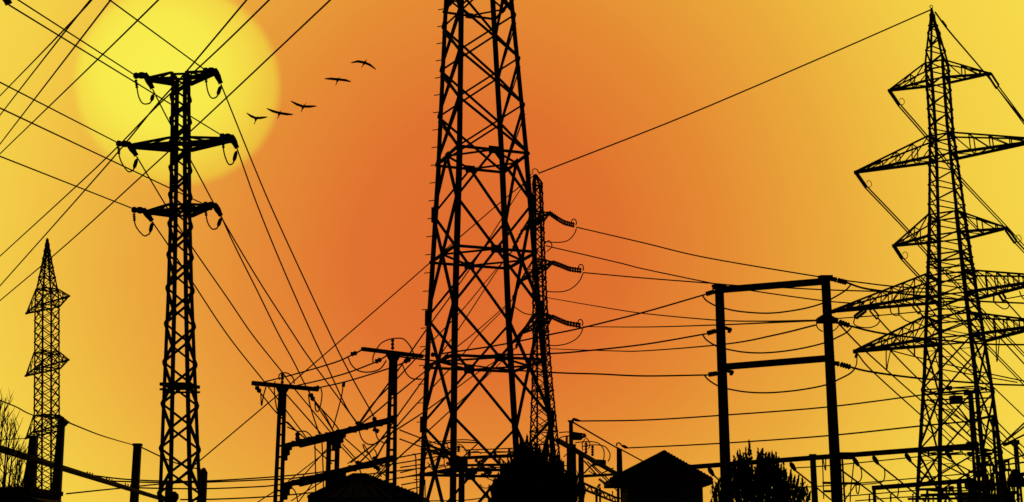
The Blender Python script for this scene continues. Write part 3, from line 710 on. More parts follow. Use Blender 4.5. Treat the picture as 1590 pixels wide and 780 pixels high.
# ------------------------------------------------------------------ small buildings
def hip_house(label, xl, xr, yeave, xp, ypk, Y, depth, ridge, wall_in, name='house', wl=0.0, bumps=True, wall='plaster'):
    pl, pr, pk = at(xl, yeave, Y), at(xr, yeave, Y), at(xp, ypk, Y)
    ze = (pl.z+pr.z)/2; cx = pk.x; D = depth/2
    R = thing(name, label, name.split('_')[-1], (cx, Y+D, 0))
    w0, w1 = pl.x, pr.x
    E = [V((w0, Y, ze)), V((w1, Y, ze)), V((w1, Y+depth, ze)), V((w0, Y+depth, ze))]
    rx = ridge/2; Pz = (pk.z-EYE)*(Y+D)/Y+EYE; kx = cx*(Y+D)/Y
    r0, r1 = V((kx-rx, Y+D, Pz)), V((kx+rx, Y+D, Pz))
    mb = MB(); t = V((0, 0, .14))
    mb.poly([E[0], E[1], r1, r0]); mb.poly([E[1], E[2], r1]); mb.poly([E[2], E[3], r0, r1]); mb.poly([E[3], E[0], r0])
    for i in range(4): mb.poly([E[i]-t, E[(i+1) % 4]-t, E[(i+1) % 4], E[i]])
    mb.poly([e-t for e in E][::-1])
    n = 16                                             # tile courses and hip tiles break the outline
    for a, b in ((E[0], r0), (E[1], r1), (E[2], r1), (E[3], r0)):
        n = 16 if a.x > cx else 40
        for i in range(n):
            p, q = a.lerp(b, (i+.1)/n), a.lerp(b, (i+1.05)/n); mb.tube([p+V((0, 0, .02)), q+V((0, 0, .05))], [.04, .075], 6)
    for i in range(9): mb.tube([E[0].lerp(E[1], i/9)+V((.1, 0, .03)), r0.lerp(r1, i/9)+V((0, 0, .03))], .035, 5)
    mb.tube([r0+V((0, 0, .04)), r1+V((0, 0, .04))], .09, 6)
    mb.build('roof', 'tile', R)
    mb = MB(); wi = wall_in; a, b = w0+wi+wl, w1-wi
    mb.box(V(((a+b)/2, Y+D, (ze-.15)/2)), b-a, depth-2*wi, ze-.15); mb.build('wall', wall, R)
    mb = MB(); mb.box(V(((a+b)/2-.2, Y+wi-.03, 1.0)), .85, .07, 2.0); mb.build('door', 'wood', R)
    return R
hip_house('small house with a hipped tiled roof between the two gantries', 947, 1107, 746.5, 1031.5, 704, 54, 3.6, .08, .36, wl=.36)
hip_house('low house whose wide roof covers the foot of the T post gantry', 478, 657, 774, 558, 740.5, 46, 3.8, .5, .5)
# flat roofed shed in the lower left corner
a, b = at(-70, 757, 40), at(42, 762, 40)
R = thing('flat_roofed_shed', 'flat roofed dark shed under the bare tree at the corner', 'shed', ((a.x+b.x)/2, 41.5, 0))
mb = MB(); mb.box(V(((a.x+b.x)/2, 41.5, a.z-.06)), b.x-a.x+.1, 3.2, .14); mb.build('roof', 'tile', R)
mb = MB(); mb.box(V(((a.x+b.x)/2-.1, 41.5, (a.z-.14)/2)), b.x-a.x-.25, 2.8, a.z-.14); mb.build('wall', 'plaster', R)
mb = MB(); p, q = at(40, 769, 40), at(80, 783, 40); y0, y1 = 40.2, 42.6
V4 = [V((p.x-.1, y0, p.z)), V((q.x, y0, q.z)), V((q.x, y1, q.z)), V((p.x-.1, y1, p.z))]
mb.poly(V4); mb.poly([V((v.x, v.y, 0)) for v in V4][::-1])
for i in range(4): mb.poly([V((V4[i].x, V4[i].y, 0)), V((V4[(i+1) % 4].x, V4[(i+1) % 4].y, 0)), V4[(i+1) % 4], V4[i]])
mb.build('lean_to', 'plaster', R)

# ------------------------------------------------------------------ trees
rnd = random.Random(11)
def plume(mb, base, tip, w, n, leaf=.07):
    d = tip-base; L = d.length
    up = d.normalized(); a = up.orthogonal().normalized(); b = up.cross(a)
    for i in range(n):
        t = rnd.random()**.8
        rad = w*(1-t)**.7*min(1, .35+t*4)*math.sqrt(rnd.random())
        an = rnd.uniform(0, 6.283)
        c = base+d*t+(a*math.cos(an)+b*math.sin(an))*rad
        g = (up+V((rnd.uniform(-.45, .45), rnd.uniform(-.45, .45), rnd.uniform(-.15, .3)))).normalized()
        s = leaf*rnd.uniform(.6, 1.5); sd = g.cross(V((rnd.uniform(-1, 1), rnd.uniform(-1, 1), rnd.uniform(-1, 1)))).normalized()*s*.42
        i0 = len(mb.v); mb.v += [c-g*s, c+sd, c+g*s*1.5, c-sd]; mb.f.append((i0, i0+1, i0+2, i0+3))
    for k in range(3):                                  # pointed leader
        s = leaf; sd = (a*math.cos(k*2.1)+b*math.sin(k*2.1))*s*.35; i0 = len(mb.v)
        mb.v += [tip-up*s*4+sd, tip-up*s*4-sd, tip]; mb.f.append((i0, i0+1, i0+2))
def plume_tree(label, tips, Y, trunk_x, hubs, wid=.32, n=230, spread=1.2, fill=(), leaf=.07):
    tr = at(trunk_x, 760, Y)
    R = thing('tree', label, 'tree', (tr.x, Y, 0))
    cr = MB(); tk = MB()
    hub0 = V((tr.x, Y, 1.0))
    tk.tube([V((tr.x, Y, -.05)), V((tr.x+.04, Y, .6)), hub0, V((tr.x, Y, 2.0)), V((tr.x-.05, Y+.1, 3.2))], [.2, .15, .13, .09, .03], 8)
    for (px, py) in tips:
        dy = rnd.uniform(-spread, spread); tip = at(px, py, Y+dy)
        base = V((tr.x+(tip.x-tr.x)*.62, Y+dy*.55, max(1.2, tip.z*.52)))
        plume(cr, base, tip, wid*rnd.uniform(.75, 1.2), n, leaf)
        tk.tube([hub0+V((0, 0, rnd.uniform(-.3, .5))), base*.6+hub0*.4+V((0, 0, .1)), base, base.lerp(tip, .8)], [.07, .05, .035, .008], 5)
    for (px, py, r, k) in fill:
        c = at(px, py, Y); rr = r*sc(px, py, Y)
        for j in range(k):
            o = V((rnd.gauss(0, .5), rnd.gauss(0, .5), rnd.gauss(0, .5)))*rr
            plume(cr, c+o-V((0, 0, .35)), c+o+V((rnd.uniform(-.15, .15), rnd.uniform(-.15, .15), .45)), .2, 30, leaf)
    cr.build('crown', 'leaf', R); tk.build('trunk', 'bark', R)
    return R
plume_tree('bushy tree with many upright pointed plumes between the portal posts', [(1163, 686), (1158, 697), (1145, 702), (1149, 701), (1154, 706), (1177, 697), (1181, 702), (1184, 697), (1189, 704), (1195, 704), (1199, 702), (1205, 705), (1209, 712),
            (1139, 718), (1134, 722), (1126, 738), (1119, 744), (1112, 751), (1213, 722), (1219, 735), (1228, 732), (1234, 741), (1240, 741), (1247, 752), (1250, 757), (1258, 765), (1106, 763), (1129, 752), (1150, 730), (1190, 725), (1205, 735), (1222, 750), (1140, 745), (1265, 772)],
           44, 1178, None, .215, 230, .9, [(1150, 738, 11, 20), (1190, 738, 12, 22), (1172, 752, 14, 24), (1210, 756, 10, 14), (1165, 765, 22, 26), (1200, 755, 14, 14), (1220, 768, 16, 16), (1130, 765, 14, 16), (1245, 775, 10, 10), (1112, 775, 10, 8)], .055)
plume_tree('dense broad dark tree hiding the right feet of the tallest pylon', [(818, 677), (808, 685), (824, 682), (813, 690), (799, 706), (804, 697), (788, 711), (793, 716), (781, 718), (774, 737), (779, 730), (767, 752), (770, 748), (764, 762), (761, 757), (757, 768), (832, 690), (838, 694), (845, 693), (850, 690), (856, 699), (862, 702), (867, 710), (873, 720), (880, 734), (885, 748), (890, 760),
            (826, 700), (815, 705), (843, 705), (800, 730), (785, 745), (860, 720), (870, 740), (830, 720), (776, 760), (880, 765), (818, 695), (805, 710)],
           46, 826, None, .24, 190, 1.1, [(822, 728, 12, 26), (846, 730, 12, 26), (803, 740, 12, 30), (830, 755, 24, 60), (860, 745, 12, 24), (798, 768, 12, 16), (776, 768, 9, 12), (884, 772, 9, 12), (870, 770, 10, 14), (815, 772, 18, 34), (850, 772, 16, 30), (806, 716, 7, 12), (893, 762, 8, 10)], .075)
# bare tree on the left edge
R = None; bx = at(8, 760, 30)
R = thing('bare_tree', 'leafless tree with thin upright twigs on the left edge', 'tree', (bx.x-.2, 30, 0))
tk = MB(); br = MB()
hub = V((bx.x-.2, 30, 1.3)); tk.tube([V((bx.x-.2, 30, -.05)), V((bx.x-.22, 30, .7)), hub], [.16, .13, .1], 8)
def twig(p, d, L, r, depth):
    pts = [p]; dd = V(d)
    for i in range(4):
        dd = (dd+V((rnd.uniform(-.16, .16), rnd.uniform(-.16, .16), .13))).normalized(); pts.append(pts[-1]+dd*L/4)
    br.tube(pts, [r*(1-.17*i) for i in range(5)], 4)
    if depth:
        for k in range(4 if depth > 1 else 3):
            j = rnd.choice((1, 2, 3)); q = pts[j]
            a = rnd.uniform(0, 6.283); nd = (dd+V((math.cos(a)*.75, math.sin(a)*.5, .25))).normalized()
            twig(q, nd, L*rnd.uniform(.5, .72), r*.6, depth-1)
for (px, py, L) in ((3, 612, 0), (9, 618, 0), (-10, 600, 0), (18, 650, 0), (24, 660, 0), (30, 690, 0), (37, 700, 0), (44, 706, 0), (-4, 630, 0), (13, 640, 0), (33, 730, 0), (48, 735, 0), (-18, 640, 0)):
    tip = at(px, py, 30+rnd.uniform(-.4, .4)); base = hub+V((rnd.uniform(-.05, .05), rnd.uniform(-.1, .1), rnd.uniform(-.3, .1)))
    m1 = base.lerp(V((tip.x, tip.y, base.z+(tip.z-base.z)*.35)), .75)
    pts = smooth_path([base, m1, m1.lerp(tip, .5)+V((rnd.uniform(-.03, .03), 0, 0)), tip], 4)
    br.tube(pts, [.04*(1-.8*i/(len(pts)-1)) for i in range(len(pts))], 5)
    for q in pts[3:-1]:
        for _ in range(2):
            a = rnd.uniform(0, 6.283); twig(q, V((math.cos(a)*.55, math.sin(a)*.4, .8)), rnd.uniform(.25, .55), .011, 1)
tk.build('trunk', 'bark', R); br.build('branches', 'bark', R)

# ------------------------------------------------------------------ flying birds
def bird(label, tl, body, tr, head, tail, kl, kr, Y=118):
    """reference points of wing tips, wrists, body, bill and feet; the wings sweep in depth"""
    mb = MB(); s = sc(*body, Y); B = at(*body, Y); Hd = at(*head, Y-.25); Tl = at(*tail, Y+.25)
    ax = (Hd-Tl).normalized()
    pts = [Tl, Tl.lerp(B, .45), Tl.lerp(B, .6), B-(ax*.02), B.lerp(Hd, .28), B.lerp(Hd, .42), B.lerp(Hd, .6), B.lerp(Hd, .74), B.lerp(Hd, .82), Hd]
    mb.tube(pts, [.022, .028, .075, .125, .1, .05, .036, .052, .03, .008], 8)
    for tipp, k, dy in ((tl, kl, .25), (tr, kr, -.2)):
        root = B; wr = at(*k, Y+dy*.4); tp = at(*tipp, Y+dy)
        st = [(root, .155, .1), (root.lerp(wr, .5), .15, .05), (wr, .15, .035), (wr.lerp(tp, .35), .125, .025), (wr.lerp(tp, .72), .085, .018), (tp, .02, .01)]
        i0 = len(mb.v)
        cd = V((ax.x*.35, ax.y*.3, ax.z)).normalized()
        for j, (c, ch, th) in enumerate(st):
            n = V((0, 1, 0)) if abs(cd.y) < .8 else V((0, 0, 1))
            mb.v += [c+cd*ch*.8, c+n*th*.5, c-cd*ch*.95, c-n*th*.5]
        for j in range(len(st)-1):
            for m in range(4): mb.f.append((i0+j*4+m, i0+j*4+(m+1) % 4, i0+(j+1)*4+(m+1) % 4, i0+(j+1)*4+m))
        e = i0+(len(st)-1)*4; mb.f.append((e, e+1, e+2, e+3)); mb.f.append((i0+3, i0+2, i0+1, i0))
    o = mb.build('bird', 'feather', None, B, smooth=False)
    tag(o, label, 'bird', 'long necked birds flying in a slanting line')
    b = MB(); b.tube([B.lerp(Hd, .86), Hd, Hd+ax*.05], [.022, .012, .004], 6); b.build('bill', 'bill', o)
    return o
def P(x, y): return (370+x/6.5, 80+y/6.5)
bird('lowest bird of the line, wings raised in a V at the sun edge', P(80, 620), P(180, 676), P(298, 662), P(161, 740), P(194, 655), P(128, 655), P(232, 672))
bird('second lowest bird, just right of the V winged one', P(284, 575), P(416, 624), P(556, 638), P(394, 684), P(434, 594), P(345, 604), P(490, 635))
bird('middle bird of the five, left wing held high', P(526, 500), P(655, 558), P(794, 552), P(634, 616), P(686, 522), P(590, 535), P(725, 558))
bird('bird with straight level wings, second from the top', P(868, 276), P(1005, 284), P(1142, 308), P(982, 346), P(1026, 260), P(940, 278), P(1080, 292))
bird('topmost bird, right wing drooping down', P(1132, 116), P(1274, 114), P(1393, 186), P(1244, 166), P(1298, 78), P(1205, 102), P(1330, 138))

# ------------------------------------------------------------------ ground
mb = MB(); n = 24; X0 = 6000
for j in range(n+1):
    for i in range(n+1):
        x = -X0+2*X0*i/n; y = -X0+2*X0*j/n; mb.v.append(V((x, y, 0)))
for j in range(n):
    for i in range(n): a = j*(n+1)+i; mb.f.append((a, a+1, a+n+2, a+n+1))
g = mb.build('ground', 'ground'); tag(g, 'dry grass and gravel ground of the substation yard', kind='structure')
# ------------------------------------------------------------------ overhead lines
GA = 'incoming conductors of the slim sunlit pylon'; GB = 'outgoing conductors of the slim sunlit pylon'; GC = 'lines crossing the sky behind the slim pylon'
GD = 'conductors from the half hidden pylon down to the T post gantry'; GE = 'lines fanning from the half hidden pylon to the portal'; GF = 'twin conductors of the five armed pylon'
def sy(x): return YfT((x, 0))
wire('line reaching the upper left insulator of the slim sunlit pylon', [(28, -1), (207, 116)], 34, sy(207)-.3, 1.9, 10, 0, GA) if 0 else None
for lb, a, b in (('line meeting the upper left arm end of the slim sunlit pylon', (208, 116), (28, 0)), ('line meeting the upper right arm end of the slim sunlit pylon', (316, 107), (170, 0)),
                 ('line from the corner arm end to the middle right arm of the slim pylon', (342, 209), (14, 8)), ('line meeting the middle left arm end of the slim sunlit pylon', (181, 221), (0, 128)),
                 ('line meeting the lowest right arm end of the slim sunlit pylon', (316, 317), (0, 168)), ('line meeting the lowest left arm end of the slim sunlit pylon', (206, 324), (0, 243))):
    Y0 = sy(a[0])-.25
    f = 32.3/49.6 if b == (14, 8) else None
    # direction shared by the whole circuit
    D = (at(14, 8, 32.3)-at(342, 209, sy(342)))
    A = at(*a, Y0); r = ray(*b); rr = r.x/r.y; t = (rr*A.y-A.x)/(D.x-rr*D.y)
    wire(lb, [a, b], Y0, A.y+D.y*t, 1.9, 0 if b == (14, 8) else 12, 0, GA)
for lb, px in (('steeper of the two lines meeting the left edge high up', [(158, -18), (117, 29), (0, 179)]), ('flatter of the two lines meeting the left edge high up', [(157, -20), (117, 28), (0, 149)]),
               ('line just right of the crossing pair in the upper left sky', [(188, -20), (172, 0), (0, 224)]), ('line crossing the whole left side of the sun disc', [(268, -22), (246, 0), (147, 97), (0, 239)]),
               ('steep line passing behind the top arm of the slim pylon', [(400, -20), (383, 0), (288, 113), (240, 167), (163, 260), (0, 444)]), ('flatter line passing behind the top arm of the slim pylon', [(438, -20), (418, 0), (340, 76), (240, 169), (150, 260), (0, 398)]),
               ('line sweeping over the right rim of the sun and behind the slim pylon', [(534, -20), (513, 0), (340, 163), (297, 203), (235, 260), (104, 379), (0, 467)])):
    wire(lb, px, 75, 135, 1.9, 15, 12, GC)
for lb, px, w in (('outermost right outgoing line of the slim pylon, from its top arm', [(343, 131), (395, 260), (433, 348), (513, 520), (548, 589), (571, 630), (581, 648)], 1.9),
                  ('outgoing line from the middle right arm of the slim pylon', [(368, 231), (400, 320), (440, 418), (485, 520), (504, 560), (536, 629), (556, 659)], 1.9),
                  ('outgoing line from the upper left arm of the slim pylon, crossing its lattice', [(237, 139), (263, 190), (302, 260), (345, 340), (400, 433), (456, 520), (483, 560), (541, 639), (556, 660)], 1.9),
                  ('outgoing line from the lowest right arm of the slim pylon', [(343, 335), (363, 379), (400, 453), (433, 520), (455, 560), (481, 611), (502, 640), (519, 672)], 1.9),
                  ('outgoing line from the middle left arm of the slim pylon', [(212, 243), (258, 320), (297, 382), (353, 463), (392, 520), (438, 578), (454, 600), (513, 671)], 1.9),
                  ('outgoing line from the lowest left arm of the slim pylon', [(236, 344), (262, 382), (300, 440), (353, 520), (408, 590), (435, 625), (478, 683)], 1.9)):
    wire(lb, px, sy(px[0][0])+.25, 53.5 if px[-1][0] > 540 else 56, w, 0, 0, GB)
# slack lines around the left T post
GT = 'slack lines around the left T post'
for lb, px, Y0, Y1 in (('line leaving the left end insulator of the left T post', [(404, 610), (433, 645), (475, 682)], 58, 57), ('line leaving the neck of the left T post', [(444, 612), (497, 672), (503, 680)], 58.5, 57), ('line leaving the right end insulator of the left T post', [(487, 622), (517, 655), (528, 670)], 58, 55),
                       ('line dropping beside the right end of the left T post', [(479, 612), (482, 632), (497, 678)], 58, 57), ('line dropping steeply below the right end insulator', [(489, 625), (514, 664), (517, 672)], 58, 56),
                       ('vertical dropper below the upper sloping beam, left one', [(489, 690), (490, 740), (490, 775)], 57, 57), ('vertical dropper below the upper sloping beam, right one', [(500, 688), (502, 740), (502, 770)], 56.5, 56.5)):
    wire(lb, px, Y0, Y1, 1.8, 0, 0, GT)
for lb, px in (('topmost line joining the two T posts', [(547, 551), (520, 563), (455, 582), (411, 593)]), ('middle line joining the two T posts', [(585, 562), (540, 579), (500, 590), (456, 600)]), ('lowest line joining the two T posts', [(628, 563), (605, 572), (540, 592), (496, 602)])):
    wire(lb, px, 50.3, 58.9, 1.9, 0, 0, 'three lines joining the T posts')
# from the pylon behind to the left
g = [(831, 271), (780, 312), (717, 366), (668, 408), (620, 450), (500, 554), (440, 606), (400, 640), (312, 714), (275, 745)]
wire('long earth wire sloping from the half hidden pylon to the slim pylon foot', g, 106, 92, 1.6)
for lb, px, Y0 in (('second earth wire dropping leftward from the half hidden pylon head', [(828, 267), (813, 287), (777, 343), (730, 417), (660, 515), (616.6, 577), (578, 630), (557, 660)], 106), ('steep line from the upper left string of the half hidden pylon', [(796, 388), (770, 423), (715, 507), (693, 538), (657, 590), (620, 642), (589, 686), (557, 720)], 109),
                   ('flatter line from the upper left string of the half hidden pylon', [(797, 389), (763, 427), (720, 479), (673, 528), (616.6, 588), (581, 625), (557, 658)], 109), ('flatter line from the middle left string of the half hidden pylon', [(796, 465), (787, 473), (737, 517), (660, 577), (618, 611), (585, 639), (559, 660)], 109),
                   ('steep line from the middle left string of the half hidden pylon', [(796, 465), (780, 483), (743, 520), (720, 549), (677, 596), (640, 635), (604, 678), (583, 714)], 109), ('flatter line from the lower left string of the half hidden pylon', [(801, 540), (774, 558), (743, 578), (702, 608), (656, 641.5), (587, 686), (545, 718)], 109),
                   ('steep line from the lower left string of the half hidden pylon', [(801, 540), (741, 599), (701, 636), (663, 671), (622, 708), (583, 745)], 109)):
    wire(lb, px, Y0, 53, 1.7, 0, 0, GD)
for lb, px in (('line rising to the left from the right T post to the tallest pylon, upper', [(621, 668), (655, 681), (700, 697)]), ('line rising to the left from the right T post, lower', [(621, 682), (654, 694), (680, 702)])):
    wire(lb.replace('rising to the left from', 'falling away rightward from'), px, 52, 80, 1.7, 0, 0, 'lines between the right T post and the tallest pylon')
# to the right
for lb, px, Y0, Y1, w in (('top line from the upper right string of the half hidden pylon', [(895, 353), (1000, 377.5), (1095, 400), (1272, 430), (1330, 438), (1388, 445), (1450, 449)], 104, 84, 1.7), ('line ending at a small loop on the half hidden pylon', [(850, 382), (857, 384), (960, 408), (1000, 418), (1108, 440.5), (1170, 452), (1277, 467), (1330, 471.5)], 105, 90, 1.7),
                          ('line from the middle right string of the half hidden pylon', [(905.5, 423.5), (1000, 432), (1103, 440), (1144, 443.5), (1218, 447), (1289, 450.5), (1378, 453), (1450, 454)], 104, 84, 1.7), ('sagging line between the middle and lower strings', [(846, 461), (853, 463), (940, 478), (1000, 487), (1108, 497), (1180, 499), (1269, 497.5)], 105, 51.5, 1.6),
                          ('line from the lower right string of the half hidden pylon', [(905.5, 507.5), (1000, 508), (1108, 505), (1180, 502), (1269, 498)], 104, 51.5, 1.6), ('flat line curving up to the right portal post', [(852, 541), (858, 542), (950, 545), (1000, 545), (1126, 534.6), (1205, 520), (1266, 505)], 105, 51.5, 1.6)):
    wire(lb, px, Y0, Y1, w, 0, 0, GE)
GP = 'lines from the left portal post to the T post'
for lb, px, Y1 in (('line rising to the top insulator of the left portal post', [(1095, 457.5), (1000, 485), (905, 509), (855, 519.5), (775, 536), (682, 550)], 51.5), ('line rising to the middle insulator of the left portal post', [(1097, 518.5), (1000, 535), (900, 546), (859, 549), (801, 551), (735, 552.5), (690, 552)], 52), ('flat line meeting the lowest insulator of the left portal post', [(1099, 582.5), (1000, 584), (930, 581), (865, 579), (780, 573.5), (721, 566), (640, 556.5), (621, 554)], 50.3)):
    wire(lb, px, 53.2, Y1, 2.1, 0, 0, GP)
GQ = 'thick lines from the right portal post past the tall pylon'
for lb, px in (('thick line leaving the top insulator of the right portal post', [(1315, 439), (1340, 447.5), (1380, 453.5), (1434, 460), (1521, 468), (1590, 471)]), ('thick line leaving the middle insulator of the right portal post', [(1319, 506), (1350, 514), (1387, 520.5), (1436, 526), (1533, 534.5), (1590, 535.5)]), ('thick line leaving the lowest insulator of the right portal post', [(1321, 570.5), (1355, 578), (1431, 588), (1538, 596.5), (1590, 598.5)])):
    wire(lb, px, 51, 66, 2.6, 12, 0, GQ)
wire('upper of two level lines right of the sloping gantry post', [(897, 654), (1000, 652.5), (1115, 645.5), (1282, 632.5), (1431, 613.6), (1470, 609)], 70, 64.5, 1.9, 0, 0, 'two level lines above the tiled house')
wire('lower of two level lines, just above the tiled house', [(970, 696), (1113, 689), (1283, 677), (1431, 661.5), (1521, 653)], 86, 63.5, 1.9, 0, 0, 'two level lines above the tiled house')
wire('earth wire running from the sloping gantry posts to the house roof', [(888, 655), (955, 694), (963, 697.5), (1025, 731)], 70, 100, 1.9)
wire('long earth wire joining the five armed peak and the half hidden pylon', [(1445, 15.5), (1290, 83.5), (1063, 180.5), (836, 269.5)], 102, 106, 1.8)
wire('wire falling from the five armed peak over its right arm end', [(1452, 19), (1475, 50), (1527, 111), (1590, 189)], 102, 140, 1.9, 20, 0, 'earth wire of the five armed pylon')
mb = MB(); mb.tube([at(1463, 33, 109), at(1469, 41, 111)], .1, 6)
tag(mb.build('vibration_damper', 'steel'), 'small dark damper clipped on the wire near the tall peak', 'line damper')
for lb, px, Y0 in (('from its first left arm', [(1396, 163), (1440, 214), (1490, 276), (1565, 356), (1590, 384)], tR['1L'].y+1), ('from its first right arm', [(1549, 135), (1590, 190)], tR['1R'].y+1), ('from its widest left arm', [(1345, 291), (1406, 355), (1439, 393), (1524, 482), (1590, 551)], tR['2L'].y+1),
                   ('from its third left arm', [(1401, 402), (1434, 437), (1533, 538), (1590, 596)], tR['3L'].y+1), ('from its third right arm', [(1577, 376), (1590, 390)], tR['3R'].y+1)):
    for nm, dx, dy in (('upper', 1.4, -1.0), ('lower', -1.4, 1.0)):
        wire(f'{nm} twin conductor of the five armed pylon {lb}', [(x+dx, y+dy) for x, y in px], Y0, Y0+45 if len(px) > 2 else Y0+14, 1.6, 25, 0, GF)
# single 45 degree lines running away behind the tall pylon
GR = 'slanting lines running away under the tall pylon'
for lb, px, Y0, Y1, w in (('slanting line starting at the clamp collar of the right portal post', [(1294, 494), (1331, 533), (1360, 560), (1431, 623), (1520, 700)], 51.5, 90, 1.7), ('slanting line starting at the tip of the lowest left arm', [(1331, 549), (1355, 577), (1430, 645), (1500, 708)], 104, 140, 1.7), ('slanting line starting at the hanging loop of the lowest left arm', [(1381, 543), (1417, 580), (1480, 640), (1540, 695)], 104, 140, 1.7),
                          ('slanting line below the second string of the fourth arm', [(1363, 494), (1387, 520), (1440, 572), (1500, 632), (1560, 690)], 106, 145, 1.7), ('slanting line below the inner string of the fourth arm', [(1428, 485), (1448, 507), (1510, 570), (1589, 646)], 104, 140, 1.7), ('slanting line below the right string of the fourth arm', [(1561, 467), (1589, 498)], 98, 105, 1.8), ('slanting line below the right end of the lowest arm', [(1554, 526), (1590, 565)], 98, 105, 1.8),
                          ('slanting line crossing the legs at the switch box', [(1440, 620), (1490, 650), (1535, 680), (1575, 708)], 70, 85, 1.7), ('slanting line low between the tall pylon legs', [(1463, 655), (1502, 684), (1525, 700)], 70, 80, 1.6), ('slanting line right of the rightmost pylon leg', [(1549, 656), (1569, 676), (1590, 695)], 70, 80, 1.6), ('lower slanting line right of the rightmost pylon leg', [(1550, 668), (1562, 680), (1590, 712)], 70, 80, 1.6)):
    wire(lb, px, Y0, Y1, w, 10 if px[-1][0] > 1585 else 0, 0, GR)
wire('thin line falling gently from the lowest arm insulator through the legs', [(1382, 544), (1420, 554), (1510, 575), (1590, 592)], 104, 100, 1.6, 12)
wire('second gently falling line just below, inside the tall pylon', [(1463, 574), (1510, 582), (1580, 594)], 100, 98, 1.5)
wire('thin rising line touching the strings under the fourth arm', [(1297, 495), (1365, 490), (1440, 483), (1500, 477)], 100, 96, 1.5)
wire('thin line between the fourth arm string and the right edge', [(1563, 464), (1590, 459)], 98, 95, 1.5, 12)
# busbar droppers: parallel lines falling to the right from the long gantry
GS = 'slanting droppers hung from the long busbar gantry'
for lb, a, b in (('leftmost slanting dropper, beside the tiled house', (1107, 737), (1128, 758)), ('slanting dropper right of the plumed tree', (1234, 730), (1290, 776)), ('slanting dropper behind the right portal post', (1306, 730), (1385, 790)), ('slanting dropper directly right of the right portal post', (1332, 722), (1412, 790)),
                 ('slanting dropper in the middle of the long beam', (1363, 720), (1449, 790)), ('slanting dropper left of the tall pylon leg', (1413, 716), (1489, 790)), ('slanting dropper inside the tall pylon', (1476, 712), (1536, 780))):
    wire(lb, [a, ((a[0]+b[0])/2, (a[1]+b[1])/2-.7), b], gy(a[0])+.2, gy(a[0])+14, 2.1, 0, 0, GS)
GU = 'thin level lines behind the long busbar gantry'
for lb, px in (('uppermost thin level line under the long busbar beam', [(1232, 727), (1290, 723), (1420, 710), (1495, 702)]), ('second thin level line under the long busbar beam', [(1225, 758), (1290, 754), (1420, 743), (1500, 736)]), ('third thin level line, under the low gantry', [(1310, 771), (1420, 762), (1500, 757)]), ('lowest thin level line at the bottom edge', [(1328, 778), (1390, 773), (1450, 770)])):
    wire(lb, px, 75, 70, 1.5, 0, 0, GU)
GV = 'steep busbars at the right edge'
for lb, px in (('upper steep busbar at the right edge', [(1554, 691), (1590, 657.5)]), ('middle steep busbar at the right edge', [(1553, 692), (1590, 663)]), ('lower steep busbar passing the bushing head', [(1560, 690), (1590, 675.5)]), ('fan wire right of the bushing head', [(1579, 692), (1590, 707)]), ('level wire right of the edge post', [(1556, 716), (1590, 707)]), ('lower level wire right of the edge post', [(1560, 722), (1590, 718)])):
    wire(lb, px, 66, 60, 2.2, 8, 0, GV)
# left low lines
GW = 'slack line over the concrete posts'
wire('slack line from the left edge to the twin concrete posts', [(0, 622), (25, 632), (52, 645), (95, 652)], 40, 51.9, 1.7, 0, 8, GW)
wire('slack line between the twin and the middle concrete post', [(101, 654), (125, 664), (153, 675), (180, 683.5), (207, 691)], 52, 78, 1.7, 0, 0, GW)
wire('slack line from the middle concrete post to the short post', [(220, 695), (247, 708), (270, 718), (293, 725), (312, 729)], 78, 80, 1.7, 0, 0, GW)
wire('thin wire tied to the far small pylon lowest arm', [(-5, 684), (20, 682), (42, 681)], 140, 170, 1.2)
GX = 'level lines low in the yellow sky on the left'
for lb, px in (('uppermost level line above the left beam end', [(140, 738), (190, 744), (247, 747), (320, 747), (433, 740), (513, 731), (622, 710), (655, 704), (700, 697)]), ('second level line above the left beam end', [(165, 747), (247, 749.5), (320, 749), (433, 744), (470, 741), (622, 719), (655, 713), (700, 706)]), ('third level line, past the end of the left beam', [(195, 757), (247, 758.5), (320, 759), (400, 756), (433, 753), (513, 743), (622, 731), (655, 727), (690, 722)]),
               ('lowest level line of the left lot', [(280, 776), (330, 775.5), (400, 772.5), (433, 770), (486, 765), (540, 757), (622, 742), (655, 738), (690, 733)]), ('thin rising line crossing under the left beam', [(103, 767), (150, 762), (200, 757), (247, 752), (320, 747.5)])):
    wire(lb, px, 78, 88, 1.8, 0, 0, GX)
GY = 'short lines between the right T post and the tallest pylon'
for lb, a, b in (('first short line beside the right T post', (622, 726), (657, 721)), ('second short line beside the right T post', (622, 734), (657, 726)), ('third short line beside the right T post', (624, 742), (657, 735)), ('fourth short line beside the right T post', (624, 753), (657, 747)), ('lowest short line beside the right T post', (630, 762), (657, 755))):
    wire(lb, [a, b], 62, 80, 1.6, 0, 0, GY)
wire('thin hooked wire hanging left of the tallest pylon foot', [(640, 706), (645, 707), (646, 725), (647, 750), (648, 775)], 80, 80, 1.7)
wire('thin vertical wire inside the left foot of the tallest pylon', [(660, 745), (660, 760), (660.5, 778)], 80, 80, 1.5)
GZ = 'level lines seen between the legs of the tallest pylon'
for lb, px in (('upper level line between the legs above the gantry', [(720, 699), (780, 697), (822, 694.5)]), ('middle level line between the legs above the gantry', [(731, 703), (780, 702.5), (822, 701)]), ('upper level line joining the left legs', [(663, 688), (690, 685), (720, 683), (742, 685)]), ('level line low between the legs', [(668, 778), (720, 777), (760, 772)]), ('lower level line among the insulators', [(752, 727), (775, 726), (800, 726)])):
    wire(lb, px, 97, 94, 1.4, 0, 0, GZ)
GQ2 = 'crossing wires under the sloping beams'
